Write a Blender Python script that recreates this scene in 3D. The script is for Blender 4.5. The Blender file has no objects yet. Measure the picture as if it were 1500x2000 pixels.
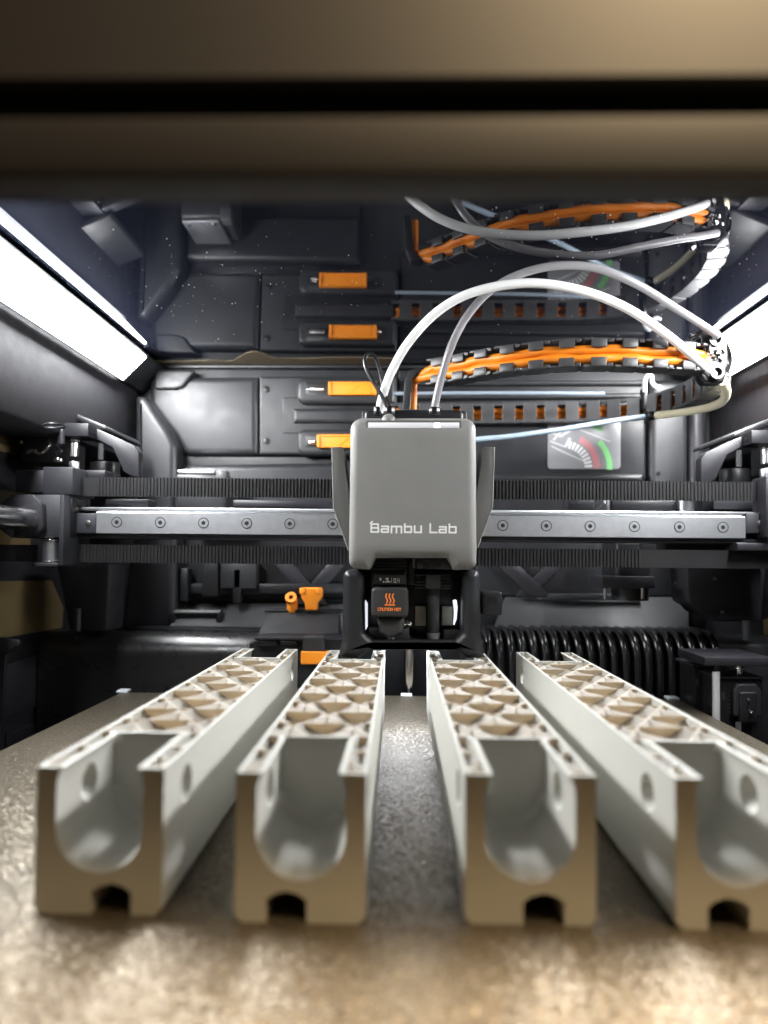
import bpy, bmesh, math, random
from mathutils import Vector, Matrix
R = math.radians
MM = 0.001
random.seed(7)
scene = bpy.context.scene
COL = scene.collection

# ------------------------------------------------------------------ camera, world, light
F_PX, HCAM = 1388.0, 85.0
cam_rot = Matrix.Rotation(R(1.2), 3, 'Z') @ Matrix.Rotation(R(92.0), 3, 'X') @ Matrix.Rotation(R(0.5), 3, 'Z')
cam_d = bpy.data.cameras.new('camera')
cam = bpy.data.objects.new('camera', cam_d)
COL.objects.link(cam)
cam.location = (0, 0, HCAM * MM)
cam.rotation_euler = cam_rot.to_euler()
cam_d.sensor_width = 36
cam_d.lens = F_PX / 2000 * 36
cam_d.shift_y = 42.5 / 2000
cam_d.clip_start = 0.01
cam_d.clip_end = 50
cam_d.dof.use_dof = True
cam_d.dof.focus_distance = 0.372
cam_d.dof.aperture_fstop = 7.2
scene.camera = cam

world = bpy.data.worlds.new('World')
scene.world = world
world.use_nodes = True
wb = world.node_tree.nodes['Background']
wb.inputs[0].default_value = (1.0, 0.76, 0.45, 1)
wb.inputs[1].default_value = 0.03

STRIP = 104.0           # emission of the two light strips
def room_lamp(name, loc, aim, size, power, color, spread=180):
    l = bpy.data.lights.new(name, 'AREA')
    l.energy = power; l.spread = R(spread); l.size = size; l.color = color
    o = bpy.data.objects.new(name, l); COL.objects.link(o)
    o.location = Vector(loc) * MM
    o.rotation_euler = (Vector(aim) - Vector(loc)).to_track_quat('-Z', 'Y').to_euler()
room_lamp('room_lamp', (330, -110, 820), (150, 107, 160), 0.20, 4.0, (1.0, 0.73, 0.42), 48)

scene.view_settings.view_transform = 'Standard'
scene.view_settings.look = 'None'
scene.view_settings.exposure = 0
scene.cycles.use_denoising = True
scene.cycles.denoiser = 'OPENIMAGEDENOISE'
scene.cycles.denoising_input_passes = 'RGB_ALBEDO_NORMAL'
scene.cycles.denoising_prefilter = 'ACCURATE'
scene.cycles.max_bounces = 10
scene.cycles.sample_clamp_indirect = 8

def at(px, py, Y):
    """world point (mm) on the vertical plane y=Y seen at photograph position px,py (measuring aid)"""
    d = cam_rot @ Vector(((px - 750) / F_PX, (1042.5 - py) / F_PX, -1))
    p = d * (Y / d.y)
    return Vector((p.x, Y, p.z + HCAM))

# ------------------------------------------------------------------ materials
def mat(name, color, rough=0.5, metal=0.0, bump=None, var=0.0, var_scale=60, rvar=0.0, ior=1.45, emit=None, sub=0.0, trans=0.0, coat=0.0, col2=None, aniso=None):
    m = bpy.data.materials.new(name); m.use_nodes = True
    nt = m.node_tree; N = nt.nodes; L = nt.links
    b = N['Principled BSDF']
    b.inputs['Base Color'].default_value = (*color, 1)
    b.inputs['Roughness'].default_value = rough
    b.inputs['Metallic'].default_value = metal
    b.inputs['IOR'].default_value = ior
    if sub:
        b.inputs['Subsurface Weight'].default_value = sub
        b.inputs['Subsurface Radius'].default_value = (1, 1, 1)
        b.inputs['Subsurface Scale'].default_value = 0.0012
    if trans: b.inputs['Transmission Weight'].default_value = trans
    if coat: b.inputs['Coat Weight'].default_value = coat
    if emit:
        b.inputs['Emission Color'].default_value = (*emit[0], 1)
        b.inputs['Emission Strength'].default_value = emit[1]
    tc = N.new('ShaderNodeTexCoord')
    if var or col2:
        n = N.new('ShaderNodeTexNoise'); n.inputs['Scale'].default_value = var_scale; n.inputs['Detail'].default_value = 5
        L.new(tc.outputs['Object'], n.inputs['Vector'])
        r = N.new('ShaderNodeValToRGB')
        c2 = col2 or tuple(min(1, c * (1 + var)) for c in color)
        c1 = color if col2 else tuple(c * (1 - var) for c in color)
        r.color_ramp.elements[0].position = 0.3; r.color_ramp.elements[1].position = 0.7
        r.color_ramp.elements[0].color = (*c1, 1); r.color_ramp.elements[1].color = (*c2, 1)
        L.new(n.outputs['Fac'], r.inputs['Fac']); L.new(r.outputs['Color'], b.inputs['Base Color'])
    if rvar:
        n = N.new('ShaderNodeTexNoise'); n.inputs['Scale'].default_value = var_scale * 1.7; n.inputs['Detail'].default_value = 6
        L.new(tc.outputs['Object'], n.inputs['Vector'])
        mr = N.new('ShaderNodeMapRange')
        mr.inputs['From Min'].default_value = 0.3; mr.inputs['From Max'].default_value = 0.7
        mr.inputs['To Min'].default_value = max(0, rough - rvar); mr.inputs['To Max'].default_value = min(1, rough + rvar)
        L.new(n.outputs['Fac'], mr.inputs['Value']); L.new(mr.outputs['Result'], b.inputs['Roughness'])
    if bump:
        kind, sc, dist, strength = bump
        if kind == 'layers':
            n = N.new('ShaderNodeTexWave'); n.bands_direction = 'Z'; n.inputs['Scale'].default_value = sc; n.inputs['Distortion'].default_value = 0.15
            h = n.outputs['Fac']
        elif kind == 'brushed':
            mp = N.new('ShaderNodeMapping'); mp.inputs['Scale'].default_value = (0.04, 1, 1)
            L.new(tc.outputs['Object'], mp.inputs['Vector'])
            n = N.new('ShaderNodeTexNoise'); n.inputs['Scale'].default_value = sc; n.inputs['Detail'].default_value = 3
            h = n.outputs['Fac']
        else:
            n = N.new('ShaderNodeTexNoise'); n.inputs['Scale'].default_value = sc; n.inputs['Detail'].default_value = 2
            h = n.outputs['Fac']
        if kind == 'brushed': L.new(mp.outputs['Vector'], n.inputs['Vector'])
        else: L.new(tc.outputs['Object'], n.inputs['Vector'])
        bp = N.new('ShaderNodeBump'); bp.inputs['Distance'].default_value = dist; bp.inputs['Strength'].default_value = strength
        L.new(h, bp.inputs['Height']); L.new(bp.outputs['Normal'], b.inputs['Normal'])
    return m

M = {}
M['black'] = mat('black_moulded_plastic', (0.011, 0.0115, 0.013), 0.42, bump=('n', 2600, 0.00008, 0.25), rvar=0.08, var=0.2)
M['black_gloss'] = mat('black_gloss_plastic', (0.012, 0.012, 0.013), 0.22, rvar=0.06)
M['wall'] = mat('charcoal_wall_plastic', (0.014, 0.0145, 0.017), 0.43, bump=('n', 1500, 0.00012, 0.3), var=0.12, rvar=0.07)
M['wall_side'] = mat('dark_side_wall_plastic', (0.0115, 0.0115, 0.015), 0.62, bump=('n', 900, 0.0002, 0.35), var=0.15, rvar=0.08)
M['deck'] = mat('deck_plastic', (0.06, 0.061, 0.063), 0.36, bump=('n', 1800, 0.0001, 0.3), var=0.1, rvar=0.05)
M['sill'] = mat('sill_plastic', (0.02, 0.02, 0.021), 0.3, bump=('n', 1800, 0.0001, 0.25), rvar=0.05, ior=1.6)
M['panel'] = mat('charcoal_panel_plastic', (0.022, 0.023, 0.025), 0.43, bump=('n', 1800, 0.0001, 0.3), var=0.1, rvar=0.06)
M['metal_dark'] = mat('dark_painted_metal', (0.02, 0.02, 0.024), 0.4, bump=('n', 1300, 0.0001, 0.3), var=0.15)
M['bracket'] = mat('cast_bracket_plastic', (0.024, 0.025, 0.03), 0.5, bump=('brushed', 1500, 0.00015, 0.5), var=0.2)
M['cover'] = mat('grey_cover_plastic', (0.182, 0.18, 0.171), 0.47, bump=('n', 3000, 0.00006, 0.3), var=0.05, rvar=0.05)
M['wing'] = mat('grey_brown_wing_plastic', (0.085, 0.083, 0.078), 0.5, bump=('n', 2500, 0.00006, 0.3), var=0.08)
M['steel'] = mat('brushed_steel', (0.70, 0.72, 0.75), 0.36, 1.0, bump=('brushed', 2200, 0.00005, 0.3), var=0.05, var_scale=250, rvar=0.02)
M['chrome'] = mat('polished_steel', (0.7, 0.7, 0.7), 0.14, 1.0, rvar=0.05)
M['screw'] = mat('screw_steel', (0.5, 0.5, 0.5), 0.28, 1.0)
M['socket'] = mat('socket_shadow_metal', (0.05, 0.05, 0.05), 0.4, 0.6)
M['rubber'] = mat('belt_rubber', (0.010, 0.010, 0.011), 0.48, bump=('n', 2500, 0.0001, 0.4), var=0.2)
M['print'] = mat('pale_grey_printed_plastic', (0.45, 0.445, 0.405), 0.5, bump=('layers', 1250, 0.00004, 0.22), var=0.02)
M['infill'] = mat('pale_grey_infill_plastic', (0.46, 0.45, 0.42), 0.5, bump=('layers', 1250, 0.00005, 0.3), var=0.03)
def add_translucency(m, color, fac):
    nt = m.node_tree; N = nt.nodes; L = nt.links
    t = N.new('ShaderNodeBsdfTranslucent'); t.inputs['Color'].default_value = (*color, 1)
    mx = N.new('ShaderNodeMixShader'); mx.inputs['Fac'].default_value = fac
    out = [n for n in N if n.type == 'OUTPUT_MATERIAL'][0]
    L.new(N['Principled BSDF'].outputs['BSDF'], mx.inputs[1]); L.new(t.outputs['BSDF'], mx.inputs[2])
    L.new(mx.outputs['Shader'], out.inputs['Surface'])
add_translucency(M['infill'], (0.92, 0.74, 0.48), 0.3)
M['orange'] = mat('orange_plastic', (0.86, 0.27, 0.016), 0.42, bump=('n', 1500, 0.00008, 0.2), var=0.06)
M['cable_orange'] = mat('orange_cable_sheath', (0.72, 0.205, 0.01), 0.45, var=0.1)
M['tube_white'] = mat('milky_white_tube', (0.88, 0.89, 0.88), 0.22, sub=0.4)
M['tube_grey'] = mat('smoky_translucent_tube', (0.27, 0.265, 0.275), 0.18, sub=0.3)
M['tube_cream'] = mat('cream_tube', (0.95, 0.86, 0.62), 0.25, sub=0.4)
M['tube_smoke'] = mat('smoky_blue_tube', (0.27, 0.32, 0.38), 0.25, sub=0.2)
M['tube_blue'] = mat('pale_blue_tube', (0.40, 0.50, 0.60), 0.25, sub=0.3)
M['cable_black'] = mat('black_cable', (0.014, 0.014, 0.015), 0.35)
M['lettering'] = mat('pale_lettering', (0.72, 0.72, 0.69), 0.4)
M['light'] = mat('light_diffuser', (0.9, 0.9, 0.9), 0.4, emit=((0.975, 0.985, 1.0), STRIP))
M['bar'] = mat('status_light_diffuser', (0.72, 0.72, 0.74), 0.3)
M['spark'] = mat('status_led', (0.9, 0.9, 0.9), 0.3, emit=((0.85, 0.9, 1.0), 5))
M['worklight'] = mat('work_light_lens', (0.8, 0.8, 0.85), 0.3, emit=((0.86, 0.9, 1.0), 0.9))
M['post'] = mat('satin_steel_post', (0.55, 0.55, 0.56), 0.42, 0.35)
M['sock'] = mat('silicone_sock', (0.022, 0.022, 0.022), 0.6, bump=('n', 1500, 0.0001, 0.3))
M['olive'] = mat('olive_felt_pad', (0.17, 0.165, 0.13), 0.7, var=0.1)
M['window'] = mat('warm_room_window', (0.17, 0.125, 0.06), 0.3, var=0.1)  # warm room light through the panes, put in as brown
M['tan'] = mat('tan_light_patch', (0.11, 0.085, 0.05), 0.5, var=0.2, var_scale=120)
M['clear'] = mat('sticker_film', (0.27, 0.27, 0.28), 0.3, var=0.06)
M['red'] = mat('print_red', (0.5, 0.2, 0.22), 0.4)
M['green'] = mat('print_green', (0.22, 0.58, 0.22), 0.4)
M['white'] = mat('print_white', (0.72, 0.72, 0.72), 0.4)
M['line_grey'] = mat('print_grey', (0.5, 0.5, 0.52), 0.4)
M['hot_orange'] = mat('warning_orange', (0.85, 0.22, 0.03), 0.5)
M['spring'] = mat('spring_steel', (0.6, 0.6, 0.6), 0.25, 1.0)
M['wing_edge'] = mat('pale_edge', (0.4, 0.4, 0.38), 0.4)  # pale line along the wing outline
M['label'] = mat('white_tab_glint', (0.7, 0.75, 0.8), 0.3)
M['header'] = mat('header_plastic', (0.016, 0.0158, 0.019), 0.46)
M['dust'] = mat('dust', (0.7, 0.7, 0.7), 0.8)
# tinted glass of the lid
M['glass'] = mat('smoked_lid_glass', (0.006, 0.007, 0.012), 0.025, ior=2.0)
# textured build sheet: metal powder grains
def bed_mat():
    m = bpy.data.materials.new('textured_build_sheet'); m.use_nodes = True
    nt = m.node_tree; N = nt.nodes; L = nt.links; b = N['Principled BSDF']
    tc = N.new('ShaderNodeTexCoord')
    n = N.new('ShaderNodeTexNoise'); n.inputs['Scale'].default_value = 1700; n.inputs['Detail'].default_value = 0.5; n.inputs['Roughness'].default_value = 0.6
    L.new(tc.outputs['Object'], n.inputs['Vector'])
    r = N.new('ShaderNodeValToRGB')
    r.color_ramp.elements[0].position = 0.4; r.color_ramp.elements[1].position = 0.66
    r.color_ramp.elements[0].color = (0.095, 0.08, 0.058, 1); r.color_ramp.elements[1].color = (0.23, 0.197, 0.148, 1)
    L.new(n.outputs['Fac'], r.inputs['Fac']); L.new(r.outputs['Color'], b.inputs['Base Color'])
    b.inputs['Metallic'].default_value = 0.7
    b.inputs['Roughness'].default_value = 0.4
    # powder grains: each cell is a little facet with its own tilt
    vo = N.new('ShaderNodeTexVoronoi'); vo.inputs['Scale'].default_value = 1900
    L.new(tc.outputs['Object'], vo.inputs['Vector'])
    sub = N.new('ShaderNodeVectorMath'); sub.operation = 'SUBTRACT'; sub.inputs[1].default_value = (0.5, 0.5, 0.5)
    mul = N.new('ShaderNodeVectorMath'); mul.operation = 'MULTIPLY'; mul.inputs[1].default_value = (0.66, 0.66, 0.0)
    ge = N.new('ShaderNodeNewGeometry')
    add = N.new('ShaderNodeVectorMath'); add.operation = 'ADD'
    nor = N.new('ShaderNodeVectorMath'); nor.operation = 'NORMALIZE'
    L.new(vo.outputs['Color'], sub.inputs[0]); L.new(sub.outputs[0], mul.inputs[0])
    L.new(mul.outputs[0], add.inputs[0]); L.new(ge.outputs['Normal'], add.inputs[1]); L.new(add.outputs[0], nor.inputs[0])
    L.new(nor.outputs[0], b.inputs['Normal'])
    return m
M['bed'] = bed_mat()

# ------------------------------------------------------------------ mesh helpers (all in mm, world space)
def wloc(o):
    v = Vector((0, 0, 0))
    while o is not None:
        v += Vector(o.location); o = o.parent
    return v

def finish(name, bm, m, origin, angle=35):
    bmesh.ops.recalc_face_normals(bm, faces=bm.faces[:])
    me = bpy.data.meshes.new(name)
    for v in bm.verts: v.co = v.co * MM - origin
    bm.to_mesh(me); bm.free()
    me.shade_smooth()
    me.set_sharp_from_angle(angle=R(angle))
    if m: me.materials.append(m)
    return me

def obj(name, bm, m, parent=None, angle=35):
    if isinstance(m, str): m = M[m]
    if parent is None:
        xs = [v.co for v in bm.verts]
        lo = Vector((min(v[i] for v in xs) for i in range(3))); hi = Vector((max(v[i] for v in xs) for i in range(3)))
        org = Vector(((lo.x + hi.x) / 2, (lo.y + hi.y) / 2, lo.z)) * MM
    else:
        org = wloc(parent)
    me = finish(name, bm, m, org, angle)
    o = bpy.data.objects.new(name, me); COL.objects.link(o)
    if parent is None: o.location = org
    else: o.parent = parent
    return o

def tag(o, label, cat, group=None):
    o['label'] = label; o['category'] = cat
    if group: o['group'] = group
    return o

def thing(name, label, cat, loc, group=None):
    o = bpy.data.objects.new(name, None); COL.objects.link(o)
    o.empty_display_size = 0.01
    o.location = Vector(loc) * MM
    return tag(o, label, cat, group)

def struct(o):
    o['kind'] = 'structure'; return o

def new(): return bmesh.new()

def box(bm, x0, x1, y0, y1, z0, z1, bev=0.0, seg=2):
    r = bmesh.ops.create_cube(bm, size=1)
    vs = r['verts']
    for v in vs:
        v.co = Vector(((x0 + x1) / 2 + v.co.x * (x1 - x0), (y0 + y1) / 2 + v.co.y * (y1 - y0), (z0 + z1) / 2 + v.co.z * (z1 - z0)))
    if bev:
        es = list({e for v in vs for e in v.link_edges})
        bmesh.ops.bevel(bm, geom=es, offset=bev, segments=seg, affect='EDGES', profile=0.5)
    return bm

def pbox(bm, px0, py0, px1, py1, Y, depth, bev=0.4, seg=2):
    a = at(px0, py0, Y); b = at(px1, py1, Y)
    return box(bm, min(a.x, b.x), max(a.x, b.x), Y, Y + depth, min(a.z, b.z), max(a.z, b.z), bev, seg)

def prism_xz(bm, pts, y0, y1, bev=0.0, seg=2):
    n = len(pts)
    a = [bm.verts.new((p[0], y0, p[1])) for p in pts]; b = [bm.verts.new((p[0], y1, p[1])) for p in pts]
    fs = [bm.faces.new(a), bm.faces.new(b[::-1])]
    for i in range(n): fs.append(bm.faces.new((a[i], b[i], b[(i + 1) % n], a[(i + 1) % n])))
    if bev:
        es = list({e for f in fs for e in f.edges})
        bmesh.ops.bevel(bm, geom=es, offset=bev, segments=seg, affect='EDGES', profile=0.5)
    return bm

def ppoly(bm, pxs, Y, depth, bev=0.0, seg=2):
    pts = [at(p[0], p[1], Y) for p in pxs]
    return prism_xz(bm, [(p.x, p.z) for p in pts], Y, Y + depth, bev, seg)

def prism_yz(bm, pts, x0, x1, bev=0.0, seg=2):
    n = len(pts)
    a = [bm.verts.new((x0, p[0], p[1])) for p in pts]; b = [bm.verts.new((x1, p[0], p[1])) for p in pts]
    fs = [bm.faces.new(a), bm.faces.new(b[::-1])]
    for i in range(n): fs.append(bm.faces.new((a[i], b[i], b[(i + 1) % n], a[(i + 1) % n])))
    if bev:
        es = list({e for f in fs for e in f.edges})
        bmesh.ops.bevel(bm, geom=es, offset=bev, segments=seg, affect='EDGES', profile=0.5)
    return bm

def rpoly(pts, radii, seg=5):
    """polygon with rounded corners"""
    out = []; n = len(pts)
    if not isinstance(radii, (list, tuple)): radii = [radii] * n
    for i in range(n):
        p = Vector(pts[i]); a = Vector(pts[i - 1]) - p; b = Vector(pts[(i + 1) % n]) - p
        r = radii[i]
        if r <= 0: out.append((p.x, p.y)); continue
        ua, ub = a.normalized(), b.normalized()
        half = ua.angle(ub) / 2
        t = min(r / math.tan(half), a.length * 0.49, b.length * 0.49); r = t * math.tan(half)
        c = p + (ua + ub).normalized() * (r / math.sin(half))
        s = p + ua * t - c; e = p + ub * t - c
        a0 = math.atan2(s.y, s.x); a1 = math.atan2(e.y, e.x)
        d = (a1 - a0 + math.pi) % (2 * math.pi) - math.pi
        for k in range(seg + 1):
            an = a0 + d * k / seg
            out.append((c.x + r * math.cos(an), c.y + r * math.sin(an)))
    return out

def inset(pts, d):
    n = len(pts); area = sum(pts[i - 1][0] * pts[i][1] - pts[i][0] * pts[i - 1][1] for i in range(n))
    s = 1 if area > 0 else -1
    out = []
    for i in range(n):
        p = Vector(pts[i]); a = (p - Vector(pts[i - 1])); b = (Vector(pts[(i + 1) % n]) - p)
        if a.length < 1e-6: a = b
        if b.length < 1e-6: b = a
        a.normalize(); b.normalize()
        na = Vector((-a.y, a.x)) * s; nb = Vector((-b.y, b.x)) * s
        m_ = na + nb
        if m_.length < 1e-4: m_ = na
        m_.normalize()
        k = d / max(0.4, m_.dot(na))
        out.append((p.x + m_.x * k, p.y + m_.y * k))
    return out

def pillow(bm, pts, rads, y0, depth, r, seg=4, cseg=5):
    """outline in xz with rounded corners, front at y0 with an edge rounded by r, extruded backwards"""
    n0 = len(pts)
    if not isinstance(rads, (list, tuple)): rads = [rads] * n0
    area = sum(pts[i - 1][0] * pts[i][1] - pts[i][0] * pts[i - 1][1] for i in range(n0)); s = 1 if area > 0 else -1
    cvx = []
    for i in range(n0):
        a = Vector(pts[i]) - Vector(pts[i - 1]); b = Vector(pts[(i + 1) % n0]) - Vector(pts[i])
        cvx.append((a.x * b.y - a.y * b.x) * s > 0)
    def ring_at(d, y):
        q = inset(pts, d) if d else list(pts)
        rr = [max(0.03, rad - d) if c else rad + d for rad, c in zip(rads, cvx)]
        return [bm.verts.new((x, y, z)) for x, z in rpoly(q, rr, cseg)]
    rings = [ring_at(0, y0 + depth)]
    for k in range(seg + 1):
        an = math.pi / 2 * k / seg
        rings.append(ring_at(r * (1 - math.cos(an)), y0 + r * (1 - math.sin(an))))
    n = len(rings[0])
    for a, b in zip(rings, rings[1:]):
        for i in range(n): bm.faces.new((a[i], a[(i + 1) % n], b[(i + 1) % n], b[i]))
    bm.faces.new(rings[-1]); bm.faces.new(rings[0][::-1])
    return bm

def ppillow(bm, pxs, radii_px, Y, depth, r, seg=4):
    pts = [at(p[0], p[1], Y) for p in pxs]; k = Y / F_PX
    rr = [q * k for q in radii_px] if isinstance(radii_px, (list, tuple)) else radii_px * k
    return pillow(bm, [(p.x, p.z) for p in pts], rr, Y, depth, r, seg)

def rbox_px(bm, x0, y0, x1, y1, rad, Y, depth, r, seg=3):
    return ppillow(bm, [(x0, y0), (x1, y0), (x1, y1), (x0, y1)], rad, Y, depth, r, seg)

def cyl(bm, c, axis, r, length, seg=20, r2=None, bev=0.0):
    """cylinder from c along axis"""
    ax = Vector(axis).normalized(); q = ax.to_track_quat('Z', 'Y')
    mtx = Matrix.Translation(Vector(c) + ax * length / 2) @ q.to_matrix().to_4x4()
    res = bmesh.ops.create_cone(bm, cap_ends=True, segments=seg, radius1=r, radius2=r if r2 is None else r2, depth=length, matrix=mtx)
    if bev:
        es = list({e for v in res['verts'] for e in v.link_edges if len(e.link_faces) == 2 and any(len(f.verts) > 4 for f in e.link_faces)})
        bmesh.ops.bevel(bm, geom=es, offset=bev, segments=2, affect='EDGES', profile=0.5)
    return bm

def ring(bm, c, axis, r_out, r_in, length, seg=24):
    ax = Vector(axis).normalized(); q = ax.to_track_quat('Z', 'Y'); c = Vector(c)
    L_ = []
    for r_, h in ((r_out, 0), (r_out, length), (r_in, length), (r_in, 0)):
        L_.append([bm.verts.new(c + q @ Vector((r_ * math.cos(2 * math.pi * i / seg), r_ * math.sin(2 * math.pi * i / seg), h))) for i in range(seg)])
    for k in range(4):
        a, b = L_[k], L_[(k + 1) % 4]
        for i in range(seg): bm.faces.new((a[i], a[(i + 1) % seg], b[(i + 1) % seg], b[i]))
    return bm

def catmull(pts, n=10):
    P = [Vector(p) for p in pts]; P = [P[0] * 2 - P[1]] + P + [P[-1] * 2 - P[-2]]
    out = []
    for i in range(1, len(P) - 2):
        for k in range(n):
            t = k / n; a, b, c, d = P[i - 1], P[i], P[i + 1], P[i + 2]
            out.append(0.5 * ((2 * b) + (c - a) * t + (2 * a - 5 * b + 4 * c - d) * t * t + (3 * b - a - 3 * c + d) * t ** 3))
    out.append(P[-2]); return out

def tube(bm, path, r, seg=12, up=Vector((0, 0, 1)), sx=1.0, sz=1.0):
    path = [Vector(p) for p in path]; rings = []; prev = None
    for i, p in enumerate(path):
        t = (path[min(i + 1, len(path) - 1)] - path[max(i - 1, 0)]).normalized()
        if prev is None:
            s = t.cross(up)
            if s.length < 1e-3: s = t.cross(Vector((1, 0, 0)))
        else:
            s = prev - t * prev.dot(t)
        s.normalize(); prev = s; u = s.cross(t)
        rr = r(i / (len(path) - 1)) if callable(r) else r
        rings.append([bm.verts.new(p + s * rr * sx * math.cos(2 * math.pi * k / seg) + u * rr * sz * math.sin(2 * math.pi * k / seg)) for k in range(seg)])
    for a, b in zip(rings, rings[1:]):
        for k in range(seg): bm.faces.new((a[k], a[(k + 1) % seg], b[(k + 1) % seg], b[k]))
    bm.faces.new(rings[0][::-1]); bm.faces.new(rings[-1])
    return bm

# ------------------------------------------------------------------ stroke lettering
GL = {
 'B': (4.8, [[(0, 7), (0, 0), (4.2, 0), (4.6, .5), (4.6, 3.1), (4.2, 3.6), (0.4, 3.6)], [(0.9, 7), (4.0, 7), (4.4, 6.5), (4.4, 4.1), (4.2, 3.6)]]),
 'a': (4.4, [[(0.2, 5), (3.9, 5), (4.2, 4.6), (4.2, 0), (.4, 0), (0, .5), (0, 2.2), (.4, 2.7), (4.2, 2.7)]]),
 'm': (6.6, [[(0, -.4), (0, 5), (6.0, 5), (6.4, 4.6), (6.4, -.4)], [(3.2, 5), (3.2, -.4)]]),
 'b': (4.4, [[(0, 7.2), (0, 0), (3.8, 0), (4.2, .4), (4.2, 4.6), (3.8, 5), (0, 5)]]),
 'u': (4.4, [[(0, 5.4), (0, .4), (.4, 0), (4.2, 0), (4.2, 5.4)]]),
 'L': (4.0, [[(0, 7.4), (0, 0), (4.2, 0)]]),
 ' ': (1.8, []),
 'C': (4, [[(4, 6), (0, 6), (0, 0), (4, 0)]]), 'A': (4, [[(0, 0), (0, 6), (4, 6), (4, 0)], [(0, 3), (4, 3)]]),
 'U': (4, [[(0, 6), (0, 0), (4, 0), (4, 6)]]), 'T': (4, [[(0, 6), (4, 6)], [(2, 6), (2, 0)]]), 'I': (0.8, [[(.4, 6), (.4, 0)]]),
 'O': (4, [[(0, 0), (0, 6), (4, 6), (4, 0), (0, 0)]]), 'N': (4, [[(0, 0), (0, 6), (4, 0), (4, 6)]]),
 'H': (4, [[(0, 0), (0, 6)], [(4, 0), (4, 6)], [(0, 3), (4, 3)]]), '0': (3.6, [[(0, 0), (0, 6), (3.6, 6), (3.6, 0), (0, 0)]]),
 '4': (3.6, [[(0, 6), (0, 2.6), (3.6, 2.6)], [(3.6, 6), (3.6, 0)]]), '.': (0.6, [[(0.3, -.4), (0.3, .6)]]), '|': (.6, [[(.3, -1), (.3, 7)]]),
}
_h = [0]
def stroke(bm, pts, w, y, th):
    """flat raised strokes in the xz plane; each segment a thin quad slab"""
    for (x0, z0), (x1, z1) in zip(pts, pts[1:]):
        a, b = Vector((x0, z0)), Vector((x1, z1)); d = (b - a).normalized(); n = Vector((-d.y, d.x)) * w / 2
        a = a - d * w / 2; b = b + d * w / 2
        _h[0] += 1; yy = y - th - 0.004 * (_h[0] % 9)
        f = [bm.verts.new((p.x, yy, p.y)) for p in (a + n, a - n, b - n, b + n)]
        g = [bm.verts.new((p.x, y + 0.02, p.y)) for p in (a + n, a - n, b - n, b + n)]
        bm.faces.new(f); bm.faces.new(g[::-1])
        for i in range(4): bm.faces.new((f[i], g[i], g[(i + 1) % 4], f[(i + 1) % 4]))

def lettering(bm, text, x0, x1, z0, zh, y, w, th=0.06, gap=1.9, ref=7.0):
    tot = sum(GL[c][0] for c in text) + gap * (len(text) - 1)
    sx = (x1 - x0) / tot; sz = zh / ref; x = 0
    for c in text:
        for s in GL[c][1]:
            stroke(bm, [(x0 + (x + p[0]) * sx, z0 + p[1] * sz) for p in s], w, y, th)
        x += GL[c][0] + gap

# ================================================================== THE CHAMBER (setting)
YB = 545.0
XL, XR = -203.0, 236.0
HC = at(500, 715, YB).z          # lid height
ZF = -140.0
struct(obj('floor', box(new(), XL - 60, XR + 60, 60, YB + 30, ZF - 8, ZF), 'black'))
bw = struct(obj('back_wall', box(new(), XL - 48, XR + 48, YB, YB + 8, ZF, HC), 'wall'))
lid = struct(obj('ceiling', box(new(), XL - 20, XR + 20, 112, YB + 8, HC, HC + 4), 'glass'))
ZL = 158.0
lw = struct(obj('left_wall', box(new(), XL - 40, XL, 90, YB - 0.5, ZL, HC - 0.2, 2), 'wall_side'))
rw = struct(obj('right_wall', box(new(), XR, XR + 40, 90, YB - 0.5, ZL, HC - 0.2, 2), 'wall_side'))
# lower side skirts step outwards
obj('skirt', box(new(), XL - 46, XL - 40.5, 90, YB - 0.5, ZF, ZL - 1), 'wall_side', lw)
obj('skirt', box(new(), XR + 40.5, XR + 46, 90, YB - 0.5, ZF, ZL - 1), 'wall_side', rw)

# dust on the lid glass
bm = new()
for k in range(260):
    if k < 130: p = at(random.gauss(470, 150), random.gauss(560, 60), 545)
    else: p = at(random.uniform(950, 1480), random.uniform(400, 680), 545)
    d = (p - Vector((0, 0, HCAM))); t = (HC - HCAM) / d.z if d.z > 1 else 0
    q = d * t
    if t <= 0 or t > 0.99 or abs(q.x - 15) > 180: continue
    s = random.choice([.08, .1, .12, .16, .24])
    bmesh.ops.create_icosphere(bm, subdivisions=1, radius=s, matrix=Matrix.Translation((q.x, q.y, HC - 0.06)))
o = obj('dust_specks', bm, 'dust', lid); o['kind'] = 'stuff'
# warm room light at the lid's rear edge, put in as a tan patch
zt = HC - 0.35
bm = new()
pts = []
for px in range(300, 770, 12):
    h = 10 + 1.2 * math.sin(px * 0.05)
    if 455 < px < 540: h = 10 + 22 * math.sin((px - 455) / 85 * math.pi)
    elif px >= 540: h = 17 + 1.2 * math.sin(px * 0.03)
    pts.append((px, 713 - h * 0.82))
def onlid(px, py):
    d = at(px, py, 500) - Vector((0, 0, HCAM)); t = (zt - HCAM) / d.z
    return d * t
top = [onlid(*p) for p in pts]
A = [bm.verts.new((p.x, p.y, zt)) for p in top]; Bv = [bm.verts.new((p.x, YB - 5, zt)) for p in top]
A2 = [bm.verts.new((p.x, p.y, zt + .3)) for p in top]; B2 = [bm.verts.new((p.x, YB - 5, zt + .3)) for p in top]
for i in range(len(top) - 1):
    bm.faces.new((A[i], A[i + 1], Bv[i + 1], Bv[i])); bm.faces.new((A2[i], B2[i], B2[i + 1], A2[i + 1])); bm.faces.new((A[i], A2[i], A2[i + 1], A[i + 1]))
obj('rear_light_patch', bm, 'tan', lid)
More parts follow.
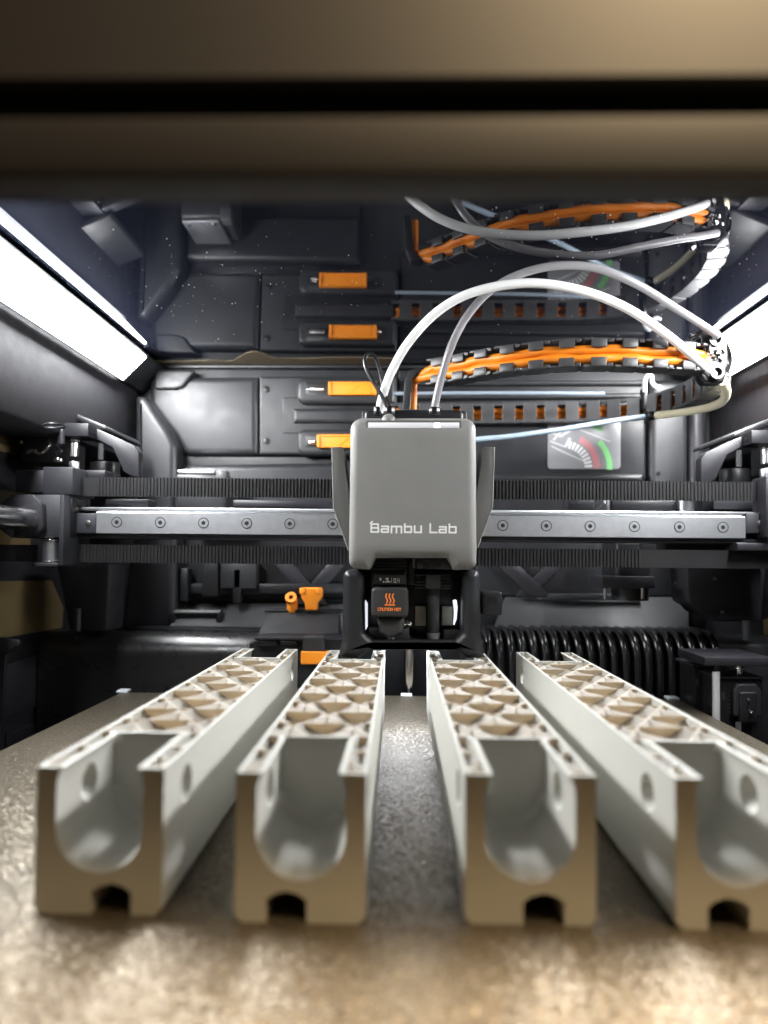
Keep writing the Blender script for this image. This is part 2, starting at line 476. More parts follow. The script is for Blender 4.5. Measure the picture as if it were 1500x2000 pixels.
# gasket bead between lid and wall
bm = new(); box(bm, XL + 8, XR - 8, YB - 7, YB - 0.2, HC - 3.2, HC - 0.5, 0.9); obj('gasket', bm, 'black', lid)
bm = new(); tube(bm, catmull([onlid(x, y) for x, y in ((92, 493), (105, 485), (125, 488), (135, 498), (118, 505), (97, 503), (92, 493))], 5), 0.5, 6); obj('grommet_ring', bm, 'metal_dark', lid)

# --- back wall relief
def wbox(name, x0, y0, x1, y1, Y, m='wall', bev=1.2, parent=bw, depth=None):
    return obj(name, pbox(new(), x0, y0, x1, y1, Y, (depth or (YB - Y - 0.3)), bev, 3), m, parent)
def wpoly(name, pts, rad, Y, r, m='panel', parent=bw, depth=None):
    return obj(name, ppillow(new(), pts, rad, Y, (depth or (YB - Y - 0.3)), r, 5), m, parent)
# left corner bulge: bright rounded panel with a cut lower-left corner
wpoly('corner_panel', [(292, 735), (504, 735), (504, 888), (362, 888), (340, 850), (292, 790)], [6, 3, 4, 16, 22, 16], 536, 5)
wpoly('corner_flap', [(302, 722), (382, 722), (356, 756), (340, 760), (300, 760)], [3, 3, 14, 8, 6], 532.5, 2)
# corner post running down the left rear corner
wpoly('corner_post', [(262, 772), (282, 772), (330, 840), (344, 870), (344, 1235), (232, 1235), (262, 1000)], [6, 14, 20, 14, 8, 8, 4], 520, 6, 'wall')
wpoly('slot_panel', [(506, 735), (775, 735), (775, 888), (506, 888)], [2, 2, 3, 3], 538, 2)
# raised frames round the two slider slots + recessed channel between
for (a, b) in ((737, 788), (838, 889)):
    obj('slot_frame', ppillow(new(), [(580, a), (772, a), (772, b), (580, b)], [16, 4, 4, 16], 531, 6.6, 3.0, 4), 'panel', bw)
wpoly('channel', [(552, 776), (772, 776), (772, 846), (552, 846)], 3, 537.3, 0.5, 'black', depth=1)
wpoly('channel_roll', [(572, 797), (772, 797), (772, 826), (572, 826)], [2, 2, 2, 2], 534.5, 3, 'panel', depth=3)
for py in (760, 861):
    p = at(520, py, 537.6)
    bm = new(); box(bm, p.x - 2, p.x + 2, 537.2, 537.9, p.z - 2, p.z + 2, 0.3); s = obj('screw_hole', bm, 'cable_black', bw)
    bm = new(); ring(bm, (p.x, 537.9, p.z), (0, -1, 0), 2.9, 2.3, 0.5, 16); obj('hole_rim', bm, 'panel', s)
# lower recess and bulge under the bright panel
wpoly('recess', [(346, 892), (1255, 892), (1255, 915), (346, 915)], 2, 542, 0.5, 'black')
wpoly('lower_panel', [(350, 908), (700, 902), (700, 1000), (350, 1000)], [8, 4, 4, 4], 533, 5, 'wall')
wpoly('dark_panel', [(346, 1000), (700, 1000), (700, 1170), (346, 1170)], 3, 540, 2, 'black')
# right half
wpoly('upper_panel', [(778, 722), (1262, 722), (1262, 800), (778, 800)], [3, 3, 3, 3], 541, 1.5, 'wall')
wpoly('upper_rib', [(800, 742), (1262, 742), (1262, 752), (800, 752)], 2, 536, 2.5, 'panel')
wpoly('upper_rib', [(800, 770), (1262, 766), (1262, 778), (800, 780)], 2, 536, 3, 'panel')
wpoly('rear_panel', [(778, 802), (1263, 802), (1263, 938), (778, 938)], [3, 3, 5, 3], 538, 3, 'wall')
wpoly('rear_ledge', [(780, 925), (1258, 925), (1258, 942), (780, 942)], [2, 2, 2, 2], 531, 3, 'panel')
wpoly('side_panel', [(1270, 740), (1346, 740), (1346, 960), (1270, 960)], [2, 10, 10, 2], 534, 5, 'panel')
wpoly('corner_post', [(1350, 735), (1384, 735), (1384, 1235), (1350, 1235)], [4, 4, 4, 4], 530, 5, 'wall')
wpoly('lower_panel', [(930, 945), (1346, 945), (1346, 1165), (930, 1165)], [3] * 4, 541, 1.5, 'wall')
p = at(1286, 925, 533.8); obj('screw_hole', cyl(new(), p, (0, -1, 0), 1.6, 0.6, 14), 'black_gloss', bw)
# diagonal braces below the gantry, left and right
for pts in ([(520, 1085), (560, 1085), (640, 1180), (604, 1180)], [(690, 1085), (655, 1085), (572, 1180), (604, 1180)],
            [(955, 1085), (996, 1085), (1075, 1165), (1035, 1165)], [(1120, 1085), (1082, 1085), (1008, 1165), (1040, 1165)]):
    obj('brace', ppoly(new(), pts, 533 - random.random() * 2, 5, 0.8), 'metal_dark', bw)
obj('cross_rib', ppoly(new(), [(360, 1140), (700, 1140), (700, 1160), (360, 1160)], 529, 9, 1), 'black', bw)
obj('cross_rib', ppoly(new(), [(1070, 1160), (1260, 1160), (1260, 1172), (1070, 1172)], 529, 9, 1), 'panel', bw)
for (a, b, c, d) in ((352, 1110, 366, 1175), (395, 1090, 425, 1165), (430, 1095, 500, 1150), (455, 1110, 470, 1178)):
    obj('standoff', pbox(new(), a, b, c, d, 524, 12, 1), 'black' if a != 430 else 'panel', bw)

# --- sloping rear deck and the black rounded sill in front of it
def slope(name, x0px, x1px, ytop, ybot, Yt, Yb_, m):
    a, b = at(x0px, ytop, Yt), at(x1px, ytop, Yt); c, d = at(x0px - 26, ybot, Yb_), at(x1px, ybot, Yb_)
    bm = new()
    t = [bm.verts.new(v) for v in (a, b, d, c)]; u = [bm.verts.new(v - Vector((0, 0, 6))) for v in (a, b, d, c)]
    bm.faces.new(t); bm.faces.new(u[::-1])
    for i in range(4): bm.faces.new((t[i], u[i], u[(i + 1) % 4], t[(i + 1) % 4]))
    bmesh.ops.bevel(bm, geom=bm.edges[:], offset=1.2, segments=2, affect='EDGES')
    return obj(name, bm, m, bw)
slope('rear_deck', 352, 690, 1176, 1228, 543, 512, 'deck')
slope('rear_deck', 985, 1345, 1164, 1238, 543, 508, 'deck')
sill = struct(obj('rear_sill', prism_yz(new(), [(530, 30)] + [(490 - 16 * math.sin(a), 17.5 + 16 * math.cos(a)) for a in [math.pi / 2 * k / 8 for k in range(9)]] + [(474, ZF + 1), (530, ZF + 1)], XL - 38, at(512, 1300, 474).x), 'sill'))
obj('sill_step', pbox(new(), 250, 1226, 520, 1243, 498, 20, 1.5), 'black', sill)
# recessed pull handle in the deck
h = thing('deck_handle', 'pale recessed pull handle set in the sloping deck at the left rear', 'handle', at(383, 1214, 524))
bm = new(); a, b = at(334, 1196, 524), at(432, 1196, 524)
tube(bm, [a, b], 3.0, 12, sz=0.8); obj('grip', bm, 'panel', h)
for e in (at(337, 1207, 521), at(429, 1207, 521)):
    bm = new(); box(bm, e.x - 2.2, e.x + 2.2, 518, 530, e.z - 3.5, e.z + 4, 1.2); obj('end_socket', bm, 'black_gloss', h)
# side windows and skirt panels on the outer side walls
def onwall(px, py, X):
    d = at(px, py, 100) - Vector((0, 0, HCAM)); t = X / d.x
    return Vector((X, d.y * t, d.z * t + HCAM))
def wallpoly(name, pts, X, th, m, parent):
    bm = new(); q = [onwall(x, y, X) for x, y in pts]
    prism_yz(bm, [(p.y, p.z) for p in q], X, X + th, 0.25 if abs(th) > .6 else 0); obj(name, bm, m, parent)
wallpoly('side_window', [(-60, 1136), (102, 1134), (124, 1186), (122, 1226), (-60, 1258)], XL - 39.6, -.8, 'window', lw)
wallpoly('side_window', [(-40, 820), (40, 838), (40, 888), (-40, 874)], XL - 39.6, -.8, 'window', lw)
wallpoly('side_window', [(-40, 950), (60, 965), (60, 1066), (-40, 1066)], XL - 39.6, -.8, 'window', lw)
wallpoly('side_window', [(1476, 1215), (1560, 1190), (1560, 1262), (1476, 1252)], XR + 39.6, .8, 'window', rw)
wallpoly('skirt_panel', [(8, 1300), (100, 1268), (92, 1345), (92, 1372), (6, 1402)], XL - 39, -1.2, 'metal_dark', lw)
wallpoly('skirt_panel', [(0, 1262), (104, 1242), (98, 1262), (8, 1296)], XL - 38.6, -1.6, 'wall', lw)
wallpoly('skirt_panel', [(14, 1430), (92, 1404), (92, 1440), (14, 1475)], XL - 39, -1.2, 'metal_dark', lw)
obj('skirt_panel', ppoly(new(), [(-40, 1240), (36, 1250), (36, 1262), (6, 1278), (0, 1500), (-40, 1520)], 380, 3, 1), 'black', lw)
obj('wall_column', ppoly(new(), [(108, 1100), (215, 1100), (208, 1235), (134, 1235)], 455, 30, 3), 'wall_side', lw)
obj('wall_rod', cyl(new(), at(151, 1232, 448), (0, 0, 1), 2.2, 14, 14), 'panel', lw)
obj('wall_column', ppoly(new(), [(1340, 1090), (1500, 1090), (1490, 1215), (1400, 1215), (1380, 1190), (1345, 1180)], 455, 30, 3), 'wall_side', rw)
obj('wall_rod', cyl(new(), at(1458, 1250, 448), (0, 0, 1), 2.6, 12, 14), 'panel', rw)
for q in ((1320, 1138), (1395, 1130), (1410, 1195)):
    obj('bolt', cyl(new(), at(*q, 454.8), (0, -1, 0), 1.0, 0.9, 10), 'screw', rw)

# --- door header in front (near, out of focus)
pr = [(118, 145.2), (110, 143.7), (108.4, 144.4), (108, 145.6), (108, 153.3), (108.8, 154.0), (111.5, 154.4), (111.5, 157.9), (109, 158.5), (107, 159.4), (106.0, 230), (118.5, 240), (118.5, 146.5)]
hd = struct(obj('door_header', prism_yz(new(), pr, XL - 80, XR + 80), 'header'))

# ================================================================== LIGHT STRIPS
def strip(label, s):
    cx = 15.0; Y0, Y1 = 205.0, 503.0
    xi, xo = cx + s * 191.5, cx + s * 210.5
    zi, zo = HC - 4.6, HC - 20.6
    if s < 0: xi, xo, zi, zo = -183.0, -199.0, HC - 5.2, HC - 21.4
    t = thing('light_strip', label, 'light strip', (cx + s * 201, 300, zo - 1), 'light strips along the top corners')
    n = Vector((-s * (zi - zo), 0, -abs(xo - xi))).normalized()      # faces inwards and down
    bm = new()
    c = [Vector((xi, Y0, zi)), Vector((xo, Y0, zo)), Vector((xo, Y1, zo)), Vector((xi, Y1, zi))]
    f = [bm.verts.new(v) for v in c]; g = [bm.verts.new(v - n * 1.2) for v in c]
    bm.faces.new(f); bm.faces.new(g[::-1])
    for i in range(4): bm.faces.new((f[i], g[i], g[(i + 1) % 4], f[(i + 1) % 4]))
    obj('diffuser', bm, 'light', t)
    bm = new()
    c2 = [Vector((xi - s * 1.2, 0, zi + 1.4)), Vector((xo - s * 0.0, 0, zo + .1)), Vector((xo + s * 14, 0, zo + 1)), Vector((xo + s * 14, 0, zi + 1.4))]
    prof = [(p.x - n.x * 1.6, p.z - n.z * 1.6) for p in c2]
    prism_xz(bm, prof, Y0, Y1 + 3); obj('housing', bm, 'black', t)
    e = Vector((xo - xi, 0, zo - zi)).normalized(); q0 = Vector((xo, 0, zo)) + e * .15
    lip = [q0 - n * 1.4, q0 + n * 2.0, q0 + n * 2.0 + e * .7, q0 - n * 1.4 + e * .7]  # lip added to hold the strip's light off the side wall
    bm = new(); prism_xz(bm, [(p.x, p.z) for p in lip], Y0, Y1 + .4); obj('shade_lip', bm, 'panel', t)
    bm = new(); prism_xz(bm, [(xi - s * 1.5, zi + 1), (xo, zo - .5), (xo + s * 9, zo - .5), (xo + s * 9, zi + 3), (xi, zi + 3)], Y1 + .5, Y1 + 41, .8); obj('end_cap', bm, 'black', t)
strip('bright white light strip along the upper left corner, in full view', -1)
strip('bright white light strip along the upper right corner, behind the tube bracket', 1)

# ================================================================== BUILD PLATE
bp = thing('build_plate', 'textured dark gold brown build plate under the four printed bars', 'build plate', (0, 285, -6))
obj('sheet', box(new(), -172.5, 172.5, 122, 444.5, -1.0, 0.0, 0.3), 'bed', bp)
obj('heater_block', box(new(), -168, 168, 124, 440, -9, -1.05, 1), 'black', bp)
for x in (-172, 168.5):
    bm = new(); box(bm, x - 3, x + 4, 441, 449, 0.02, 1.6, 0.5); obj('corner_tab', bm, 'label', bp)
bm = new(); box(bm, 2, 9, 445, 450, -3, 0.8, 0.4); obj('rear_tab', bm, 'label', bp)
rod = tag(obj('guide_rod', cyl(new(), (7.5, 462, -130), (0, 0, 1), 3.6, 168, 24), 'chrome'), 'upright polished rod behind the plate, between the two middle bars', 'guide rod')

# ================================================================== PRINTED BARS
PW, PH, PL = 30.6, 34.5, 224.0
def u_profile():
    r, zc = 10.5, 20.2
    pts = [(8.8, PH + 3), (8.8, PH)]
    for k in range(1, 5):
        a = k / 4; pts.append((8.8 + 1.7 * math.sin(a * math.pi / 2), PH - 4.5 * (1 - math.cos(a * math.pi / 2)) - 0.4 * a))
    for k in range(0, 17):
        a = -math.pi * k / 16; pts.append((r * math.cos(a), zc + r * math.sin(a)))
    for k in range(4, 0, -1):
        a = k / 4; pts.append((-8.8 - 1.7 * math.sin(a * math.pi / 2), PH - 4.5 * (1 - math.cos(a * math.pi / 2)) - 0.4 * a))
    pts += [(-8.8, PH), (-8.8, PH + 3)]
    return pts
def prism_xy(bm, pts, z0, z1):
    a = [bm.verts.new((p[0], p[1], z0)) for p in pts]; b = [bm.verts.new((p[0], p[1], z1)) for p in pts]; n = len(pts)
    bm.faces.new(a[::-1]); bm.faces.new(b)
    for i in range(n): bm.faces.new((a[i], a[(i + 1) % n], b[(i + 1) % n], b[i]))
    return bm
def tmp(bm):
    bmesh.ops.recalc_face_normals(bm, faces=bm.faces[:])
    bmesh.ops.triangulate(bm, faces=[f for f in bm.faces if len(f.verts) > 4])
    me = bpy.data.meshes.new('t'); bm.to_mesh(me); bm.free()
    o = bpy.data.objects.new('t', me); COL.objects.link(o); return o
def build_shell():
    w = PW / 2; c = 1.6
    slot = [(-1.6, 0), (-1.6, 5.2), (0.4, 6.6), (3.4, 7.3), (6.0, 6.6), (7.9, 5.2), (7.9, 0)]
    outl = [(-w, c), (-w + c, 0)] + slot + [(w - c, 0), (w, c), (w, PH), (-w, PH)]
    body = tmp(prism_xz(new(), outl, 0, PL))
    ND = 34.0
    cut = []
    for end in (0, 1):
        bm = new(); prism_xz(bm, u_profile(), -2, ND)
        back = [e for e in bm.edges if all(abs(v.co.y - ND) < 1e-4 for v in e.verts)]
        bmesh.ops.bevel(bm, geom=back, offset=2.6, segments=4, affect='EDGES', profile=0.5)
        if end:
            for v in bm.verts: v.co.y = PL - v.co.y
        cut.append(tmp(bm))
    for y in (18.5, PL - 18.5):
        cut.append(tmp(cyl(new(), (-w - 3, y, 25.3), (1, 0, 0), 4.9, PW + 6, 28)))
    # open top: middle field and four arm fields
    i = w - 1.05
    m0 = ND + 1.6
    cut.append(tmp(prism_xy(new(), [(-i, m0), (i, m0), (i, PL - m0), (-i, PL - m0)], PH - 8, PH + 2)))
    for sx in (-1, 1):
        for e in (0, 1):
            q = [(sx * 10.3, 1.5), (sx * i, 1.5), (sx * i, m0 + .3), (sx * 12.0, m0 + .3), (sx * 10.3, ND - 3)]
            if e: q = [(x, PL - y) for x, y in q]
            cut.append(tmp(prism_xy(new(), q, PH - 2.6, PH + 2)))
    for k in cut:
        md = body.modifiers.new('b', 'BOOLEAN'); md.object = k; md.operation = 'DIFFERENCE'; md.solver = 'EXACT'
    dg = bpy.context.evaluated_depsgraph_get()
    me = bpy.data.meshes.new_from_object(body.evaluated_get(dg))
    for k in cut + [body]: bpy.data.objects.remove(k)
    bm = new(); bm.from_mesh(me)
    bmesh.ops.remove_doubles(bm, verts=bm.verts[:], dist=0.001)
    return bm
def clip(bm, planes):
    for co, no in planes:
        g = bm.verts[:] + bm.edges[:] + bm.faces[:]
        if not g: return
        r = bmesh.ops.bisect_plane(bm, geom=g, plane_co=co, plane_no=no, clear_outer=True, dist=1e-5)
        es = [e for e in r['geom_cut'] if isinstance(e, bmesh.types.BMEdge)]
        if es: bmesh.ops.edgeloop_fill(bm, edges=es)
def build_infill():
    w = PW / 2 - 1.0; m0 = 35.4; out = new()
    zones = [(-w, w, m0, PL - m0, 8.0)]
    for sx in (-1, 1):
        xa, xb = sorted((sx * 10.2, sx * w))
        zones += [(xa, xb, 1.4, m0 + .2, 2.7), (xa, xb, PL - m0 - .2, PL - 1.4, 2.7)]
    D = 16.0; tilt = math.tan(R(35.26))
    fams = [(90, 0.0, 0.46), (-30, 0.0, 0.42), (210, 0.0, 0.42)]
    for fi, (deg, off, th) in enumerate(fams):
        nv = Vector((math.cos(R(deg)), math.sin(R(deg)), 0))
        topz = PH - 0.02 - 0.06 * fi
        for k in range(-22, 24):
            d = k * D - off
            if deg == 90: d = 35.2 + k * D
            for (x0, x1, y0, y1, dep) in zones:
                cor = [nv.dot(Vector((x, y - 95.0 if deg != 90 else y, 0))) for x in (x0, x1) for y in (y0, y1)]
                if not (min(cor) - 12 < d < max(cor) + 12): continue
                bm = new(); t = Vector((-nv.y, nv.x, 0)); c0 = nv * d + (Vector((0, 95.0, 0)) if deg != 90 else Vector())
                # the sheet leans over with depth
                vs = []
                for (sgn, zz) in ((-1, topz), (1, topz), (1, topz - dep - .3), (-1, topz - dep - .3)):
                    sh = (topz - zz) * tilt
                    p = c0 + nv * (sgn * th / 2 + sh)
                    vs.append([bm.verts.new(p + t * q + Vector((0, 0, zz))) for q in (-320, 320)])
                for a in range(4):
                    b = (a + 1) % 4; bm.faces.new((vs[a][0], vs[b][0], vs[b][1], vs[a][1]))
                bm.faces.new([v[0] for v in vs][::-1]); bm.faces.new([v[1] for v in vs])
                bmesh.ops.recalc_face_normals(bm, faces=bm.faces[:])
                clip(bm, [((x0, 0, 0), (-1, 0, 0)), ((x1, 0, 0), (1, 0, 0)), ((0, y0, 0), (0, -1, 0)), ((0, y1, 0), (0, 1, 0))])
                if len(bm.faces) >= 4:
                    me = bpy.data.meshes.new('x'); bm.to_mesh(me); out.from_mesh(me); bpy.data.meshes.remove(me)
                bm.free()
    return out
ORG = Vector((0, 0, 0))
shell_me = finish('shell', build_shell(), M['print'], ORG, 30)
infill_me = finish('infill', build_infill(), M['infill'], ORG, 30)
# fine strings and burrs left on the infill
bm = new()
for k in range(70):
    x, y = random.uniform(-13.5, 13.5), random.uniform(36, PL - 36)
    a = random.uniform(0, 6.28); L_ = random.uniform(.5, 2.2)
    p = Vector((x, y, PH + random.uniform(-.3, .05)))
    tube(bm, [p, p + Vector((math.cos(a) * L_ * .5, math.sin(a) * L_ * .5, .25)), p + Vector((math.cos(a) * L_, math.sin(a) * L_, -.1))], 0.09, 5)
wisp_me = finish('stringing', bm, M['infill'], ORG, 60)
bars = [(-70.8, 170.2, 'leftmost pale grey printed bar on the plate, its side lit and half shadowed'),
        (-22.4, 168.0, 'pale grey printed bar second from left, beside the bare strip of plate'),
        (31.3, 169.2, 'pale grey printed bar second from right, right of the bare strip of plate'),
        (80.0, 168.6, 'rightmost pale grey printed bar, its front cut by the photo edge')]
for bi, (x, y, lab) in enumerate(bars):
    turned = bi % 2 == 1      # every second bar lies the other way round
    t = thing('printed_bar', lab, 'printed part', (x, y, 0), 'printed bars with open infill tops')
    for nm, me in (('shell', shell_me), ('infill', infill_me), ('stringing', wisp_me)):
        o = bpy.data.objects.new(nm, me); COL.objects.link(o); o.parent = t
        if nm == 'shell' and turned: o.location = (0, PL * MM, 0); o.rotation_euler = (0, 0, math.pi)
        if nm == 'stringing': o['kind'] = 'stuff'

# ================================================================== GANTRY BEAM
YR = 408.0
g = thing('gantry_beam', 'steel rail beam crossing the chamber behind the print head', 'gantry rail', (14, 420, 95))
zc = at(800, 1023, YR).z
def rz(py): return at(800, py, YR).z
xl, xr = at(187, 1020, YR).x, at(1456, 1020, YR).x
bm = new()
prism_yz(bm, [(YR, rz(1046)), (YR, rz(1004) - .6), (YR + .8, rz(1004)), (YR + 3, rz(1004)), (YR + 3.6, rz(1002)), (YR + 9, rz(1002)), (YR + 9, rz(1046))], xl, xr)
obj('rail', bm, 'steel', g)
bm = new(); box(bm, at(157, 993, 412).x, at(1481, 993, 412).x, 411.5, 421, rz(1001.5), rz(994), 0.5); obj('top_flange', bm, 'steel', g)
bm = new(); box(bm, at(150, 1050, 414).x, at(1490, 1050, 414).x, 411, 432, rz(1056), rz(1046.5), 0.6); obj('under_flange', bm, 'metal_dark', g)
bm = new(); box(bm, at(150, 1050, 414).x, at(1490, 1050, 414).x, 417.2, 436, rz(1045.5), rz(996), 0.6); obj('beam_core', bm, 'metal_dark', g)
for (a, b) in ((144, 187), (1457, 1497)):
    e = obj('rail_end', pbox(new(), a, 1002, b, 1042, YR - 0.6, 11, 0.8), 'bracket', g)
    p = at((a + b) / 2 + 7, 1022, YR - 0.6)
    bm = new(); cyl(bm, p, (0, -1, 0), 1.6, 0.7, 14, bev=0.2); obj('end_screw', bm, 'screw', e)
def rail_screw(px):
    p = at(px, 1020 + (px - 228) * 0.0084, YR); p.y = YR
    r_ = obj('rail_screw', ring(new(), p + Vector((0, .01, 0)), (0, -1, 0), 3.15, 2.7, 0.12, 24), 'socket', g)
    bm = new(); ring(bm, p + Vector((0, .0, 0)), (0, -1, 0), 2.6, 1.25, 0.35, 24); obj('screw_head', bm, 'steel', r_)
    bm = new(); cyl(bm, p, (0, -1, 0), 1.28, 0.1, 6); obj('hex_socket', bm, 'socket', r_)
for px in (228, 313, 397.5, 482, 566, 650, 982, 1067, 1152.5, 1239, 1327, 1412): rail_screw(px)

# left carriage block
def gb(name, *a, Y=400, depth=20, bev=0.6, m='bracket'): return obj(name, pbox(new(), *a, Y, depth, bev), m, g)
blk = gb('carriage_block', 84, 912, 141, 966, Y=399, depth=30, bev=.5)
gb('carriage_block', 30, 918, 84, 962, Y=404, depth=24, m='metal_dark')
bm = new(); ppoly(bm, [(62, 966), (120, 966), (120, 1050), (20, 1050), (4, 1030), (4, 1000), (22, 966)], 397, 30, .4); body_l = obj('carriage_body', bm, 'bracket', g)
bm = new(); ppoly(bm, [(24, 966), (64, 966), (82, 984), (84, 1030), (66, 1046), (20, 1050), (-8, 1028), (-8, 988)], 392, 4.8, .6); obj('rod_collar', bm, 'metal_dark', body_l)
gb('side_plate', 117, 966, 122, 1104, Y=394, depth=34, bev=.3)
gb('dark_slot', 123, 972, 140, 1050, Y=402, depth=20, m='black_gloss')
gb('clamp_strip', 139, 960, 150, 1050, Y=410, depth=12, m='black')
gb('foot_plate', 62, 1099, 112, 1107, Y=394, depth=20, bev=.5)
gb('mount_plate', 140, 918, 205, 934, Y=418, depth=24, bev=.6, m='metal_dark')
# left linear rod toward the viewer
t = thing('linear_rod', 'polished steel rod ending in the carriage block at the left edge', 'rod', (-190, 300, 95))
a = at(58, 1013, 392)
obj('shaft', cyl(new(), Vector((a.x - 1, 110, a.z - .6)), (0.0, 1, 0.0), 6.2, 284, 28), 'chrome', t)
# belt idlers on the gantry ends
def idler(px0, px1, py0, py1, Y, label):
    a, b = at(px0, py0, Y), at(px1, py1, Y); r = (b.x - a.x) / 2; c = Vector(((a.x + b.x) / 2, Y + r, b.z))
    t = thing('belt_idler', label, 'pulley', c, 'steel belt idlers on the gantry')
    hh = a.z - b.z
    obj('roller', cyl(new(), c + Vector((0, 0, .8)), (0, 0, 1), r * .94, hh - 1.6, 28), 'steel', t)
    for z in (0, hh - .9): obj('flange', cyl(new(), c + Vector((0, 0, z)), (0, 0, 1), r * 1.12, .9, 28, bev=.2), 'chrome', t)
    obj('axle', cyl(new(), c + Vector((0, 0, -2)), (0, 0, 1), 1.4, hh + 4, 12), 'screw', t)
idler(76, 109, 1053, 1099, 396, 'steel idler pulley under the left carriage block')
idler(118, 130, 1054, 1099, 404, 'narrow steel idler pulley just right of the carriage side plate')
idler(1330, 1362, 974, 1004, 425, 'steel pulley stub standing on the rail near its right end')
idler(1180, 1194, 974, 1004, 430, 'slim steel pulley post behind the rail, right of the print head')
# right carriage block
gr_ = thing('right_carriage', 'dark carriage bracket at the right end of the rail', 'carriage', at(1480, 1110, 415))
for nm, a, Y, m in (('block', (1394, 972, 1520, 996), 426, 'bracket'), ('block', (1496, 930, 1560, 1050), 400, 'metal_dark'), ('block', (1300, 1052, 1520, 1078), 432, 'black'),
                    ('plate', (1440, 1060, 1520, 1076), 404, 'metal_dark'), ('block', (1110, 974, 1160, 1000), 428, 'bracket'), ('plate', (1195, 977, 1330, 1000), 432, 'metal_dark')):
    obj(nm, pbox(new(), *a, Y, 16, .6), m, gr_)
obj('bolt', cyl(new(), at(1166, 990, 425), (0, -1, 0), 1.5, 2, 10), 'screw', gr_)
gl_ = thing('gantry_rear_arm', 'dark bar under the upper belt left of the print head', 'bracket', at(300, 1000, 432))
obj('arm', pbox(new(), 205, 974, 290, 992, 424, 14, 1.2), 'metal_dark', gl_)
obj('plate', pbox(new(), 455, 976, 650, 992, 470, 10, 1), 'metal_dark', gl_)

# ================================================================== BELTS
def belt(label, px0, px1, py, h, Y, slope_px, teeth, group='toothed belts across the gantry'):
    a, b = at(px0, py, Y), at(px1, py + slope_px, Y)
    t = thing('toothed_belt', label, 'belt', ((a.x + b.x) / 2, Y, b.z), group)
    hh = h * Y / F_PX
    bm = new(); q = [(a.x, a.z), (b.x, b.z), (b.x, b.z - hh), (a.x, a.z - hh)]
    prism_xz(bm, q, Y, Y + 1.4); obj('band', bm, 'rubber', t)
    bm = new(); x = max(a.x, at(teeth[0], 0, Y).x); xe = at(teeth[1], 0, Y).x
    while x < xe:
        z = a.z + (b.z - a.z) * (x - a.x) / (b.x - a.x)
        vs = []
        for yy, hw in ((Y, .52), (Y - .55, .42), (Y - .75, .2)):
            vs.append([bm.verts.new((x - hw, yy, z)), bm.verts.new((x - hw, yy, z - hh)), bm.verts.new((x + hw, yy, z - hh)), bm.verts.new((x + hw, yy, z))])
        for u, v in zip(vs, vs[1:]):
            bm.faces.new((u[0], u[1], v[1], v[0])); bm.faces.new((v[3], v[2], u[2], u[3]))
            bm.faces.new((u[0], v[0], v[3], u[3])); bm.faces.new((u[1], u[2], v[2], v[1]))
        bm.faces.new(vs[-1]); x += 2.0
    o = obj('teeth', bm, 'rubber', t); o['kind'] = 'stuff'
belt('black toothed belt above the steel rail', 141, 1540, 932, 37, 411.5, 10, (215, 1510))
belt('black toothed belt below the steel rail', 128, 1540, 1063, 35, 413, 13, (140, 1250))
t = tag(obj('flat_belt', pbox(new(), -80, 1063, 72, 1097, 400, 1.5, 0.1), 'rubber'), 'smooth short belt running off the left photo edge', 'belt')

# ================================================================== CORNER IDLER MOUNTS
def mount(label, mirror):
    def X(px): return px if not mirror else 1640 - px
    dy = 0 if not mirror else 14
    t = thing('idler_mount', label, 'mount', at(X(180), 930 + dy, 440), 'belt idler mounts on the side rails')
    def pb(nm, a, Y, d, m='metal_dark', bev=.6):
        x0, x1 = sorted((X(a[0]), X(a[2]))); return obj(nm, pbox(new(), x0, a[1] + dy, x1, a[3] + dy, Y, d, bev), m, t)
    def pp(nm, pts, Y, d, m='metal_dark', bev=.6):
        q = [(X(a), b + dy) for a, b in pts]; return obj(nm, ppoly(new(), q, Y, d, bev), m, t)
    pp('arm', [(172, 836), (190, 838), (262, 870), (271, 882), (271, 932), (256, 930), (240, 920), (222, 872), (196, 858), (172, 856)], 436, 8)
    pb('cap', (116, 826, 172, 852), 424, 18)
    pb('spacer_block', (42, 830, 112, 905), 430, 40, 'wall_side', 2)
    pp('cover', [(120, 802), (130, 800), (206, 832), (210, 842), (196, 838), (118, 812)], 440, 60, 'black', 1)
    a = at(X(143), 892 + dy, 434)
    obj('pulley', cyl(new(), a, (0, 0, 1), 3.2, 8.5, 20), 'screw', t)
    obj('pulley_flange', cyl(new(), a + Vector((0, 0, 9)), (0, 0, 1), 3.6, 2.2, 20, bev=.3), 'chrome', t)
    obj('stud', cyl(new(), at(X(145), 918 + dy, 420), (0, 0, 1), 3.0, 5.0, 18, bev=.3), 'steel', t)
    obj('hex_bolt', cyl(new(), at(X(177), 850 + dy, 430), (0, 0, 1), 2.4, 3.6, 6, bev=.2), 'black_gloss', t)
    obj('post', cyl(new(), at(X(197), 898 + dy, 432), (0, 0, 1), 1.7, 10, 16), 'panel', t)
    obj('wheel', cyl(new(), at(X(205), 934 + dy, 450), (0, 0, 1), 9, 10, 28, bev=.8), 'black', t)
    return t
mt = mount('dark belt idler mount in front of the left rear corner, with a bent wire clip', False)
bm = new(); tube(bm, catmull([at(54, 884, 424), at(66, 878, 420), at(72, 884, 420), at(82, 884, 419), at(92, 875, 420), at(97, 868, 421), at(98, 858, 422), at(108, 874, 421), at(120, 881, 420)], 8), 1.1, 8)
obj('wire_clip', bm, 'chrome', mt)
obj('clip_foot', cyl(new(), at(114, 902, 420), (0, 0, 1), 2.6, 2.2, 14, bev=.3), 'chrome', mt)
obj('lug', rbox_px(new(), 109, 838, 122, 868, 4, 419, 3, .8), 'bracket', mt)
mt2 = mount('dark belt idler mount by the right wall, above the rail end', True)

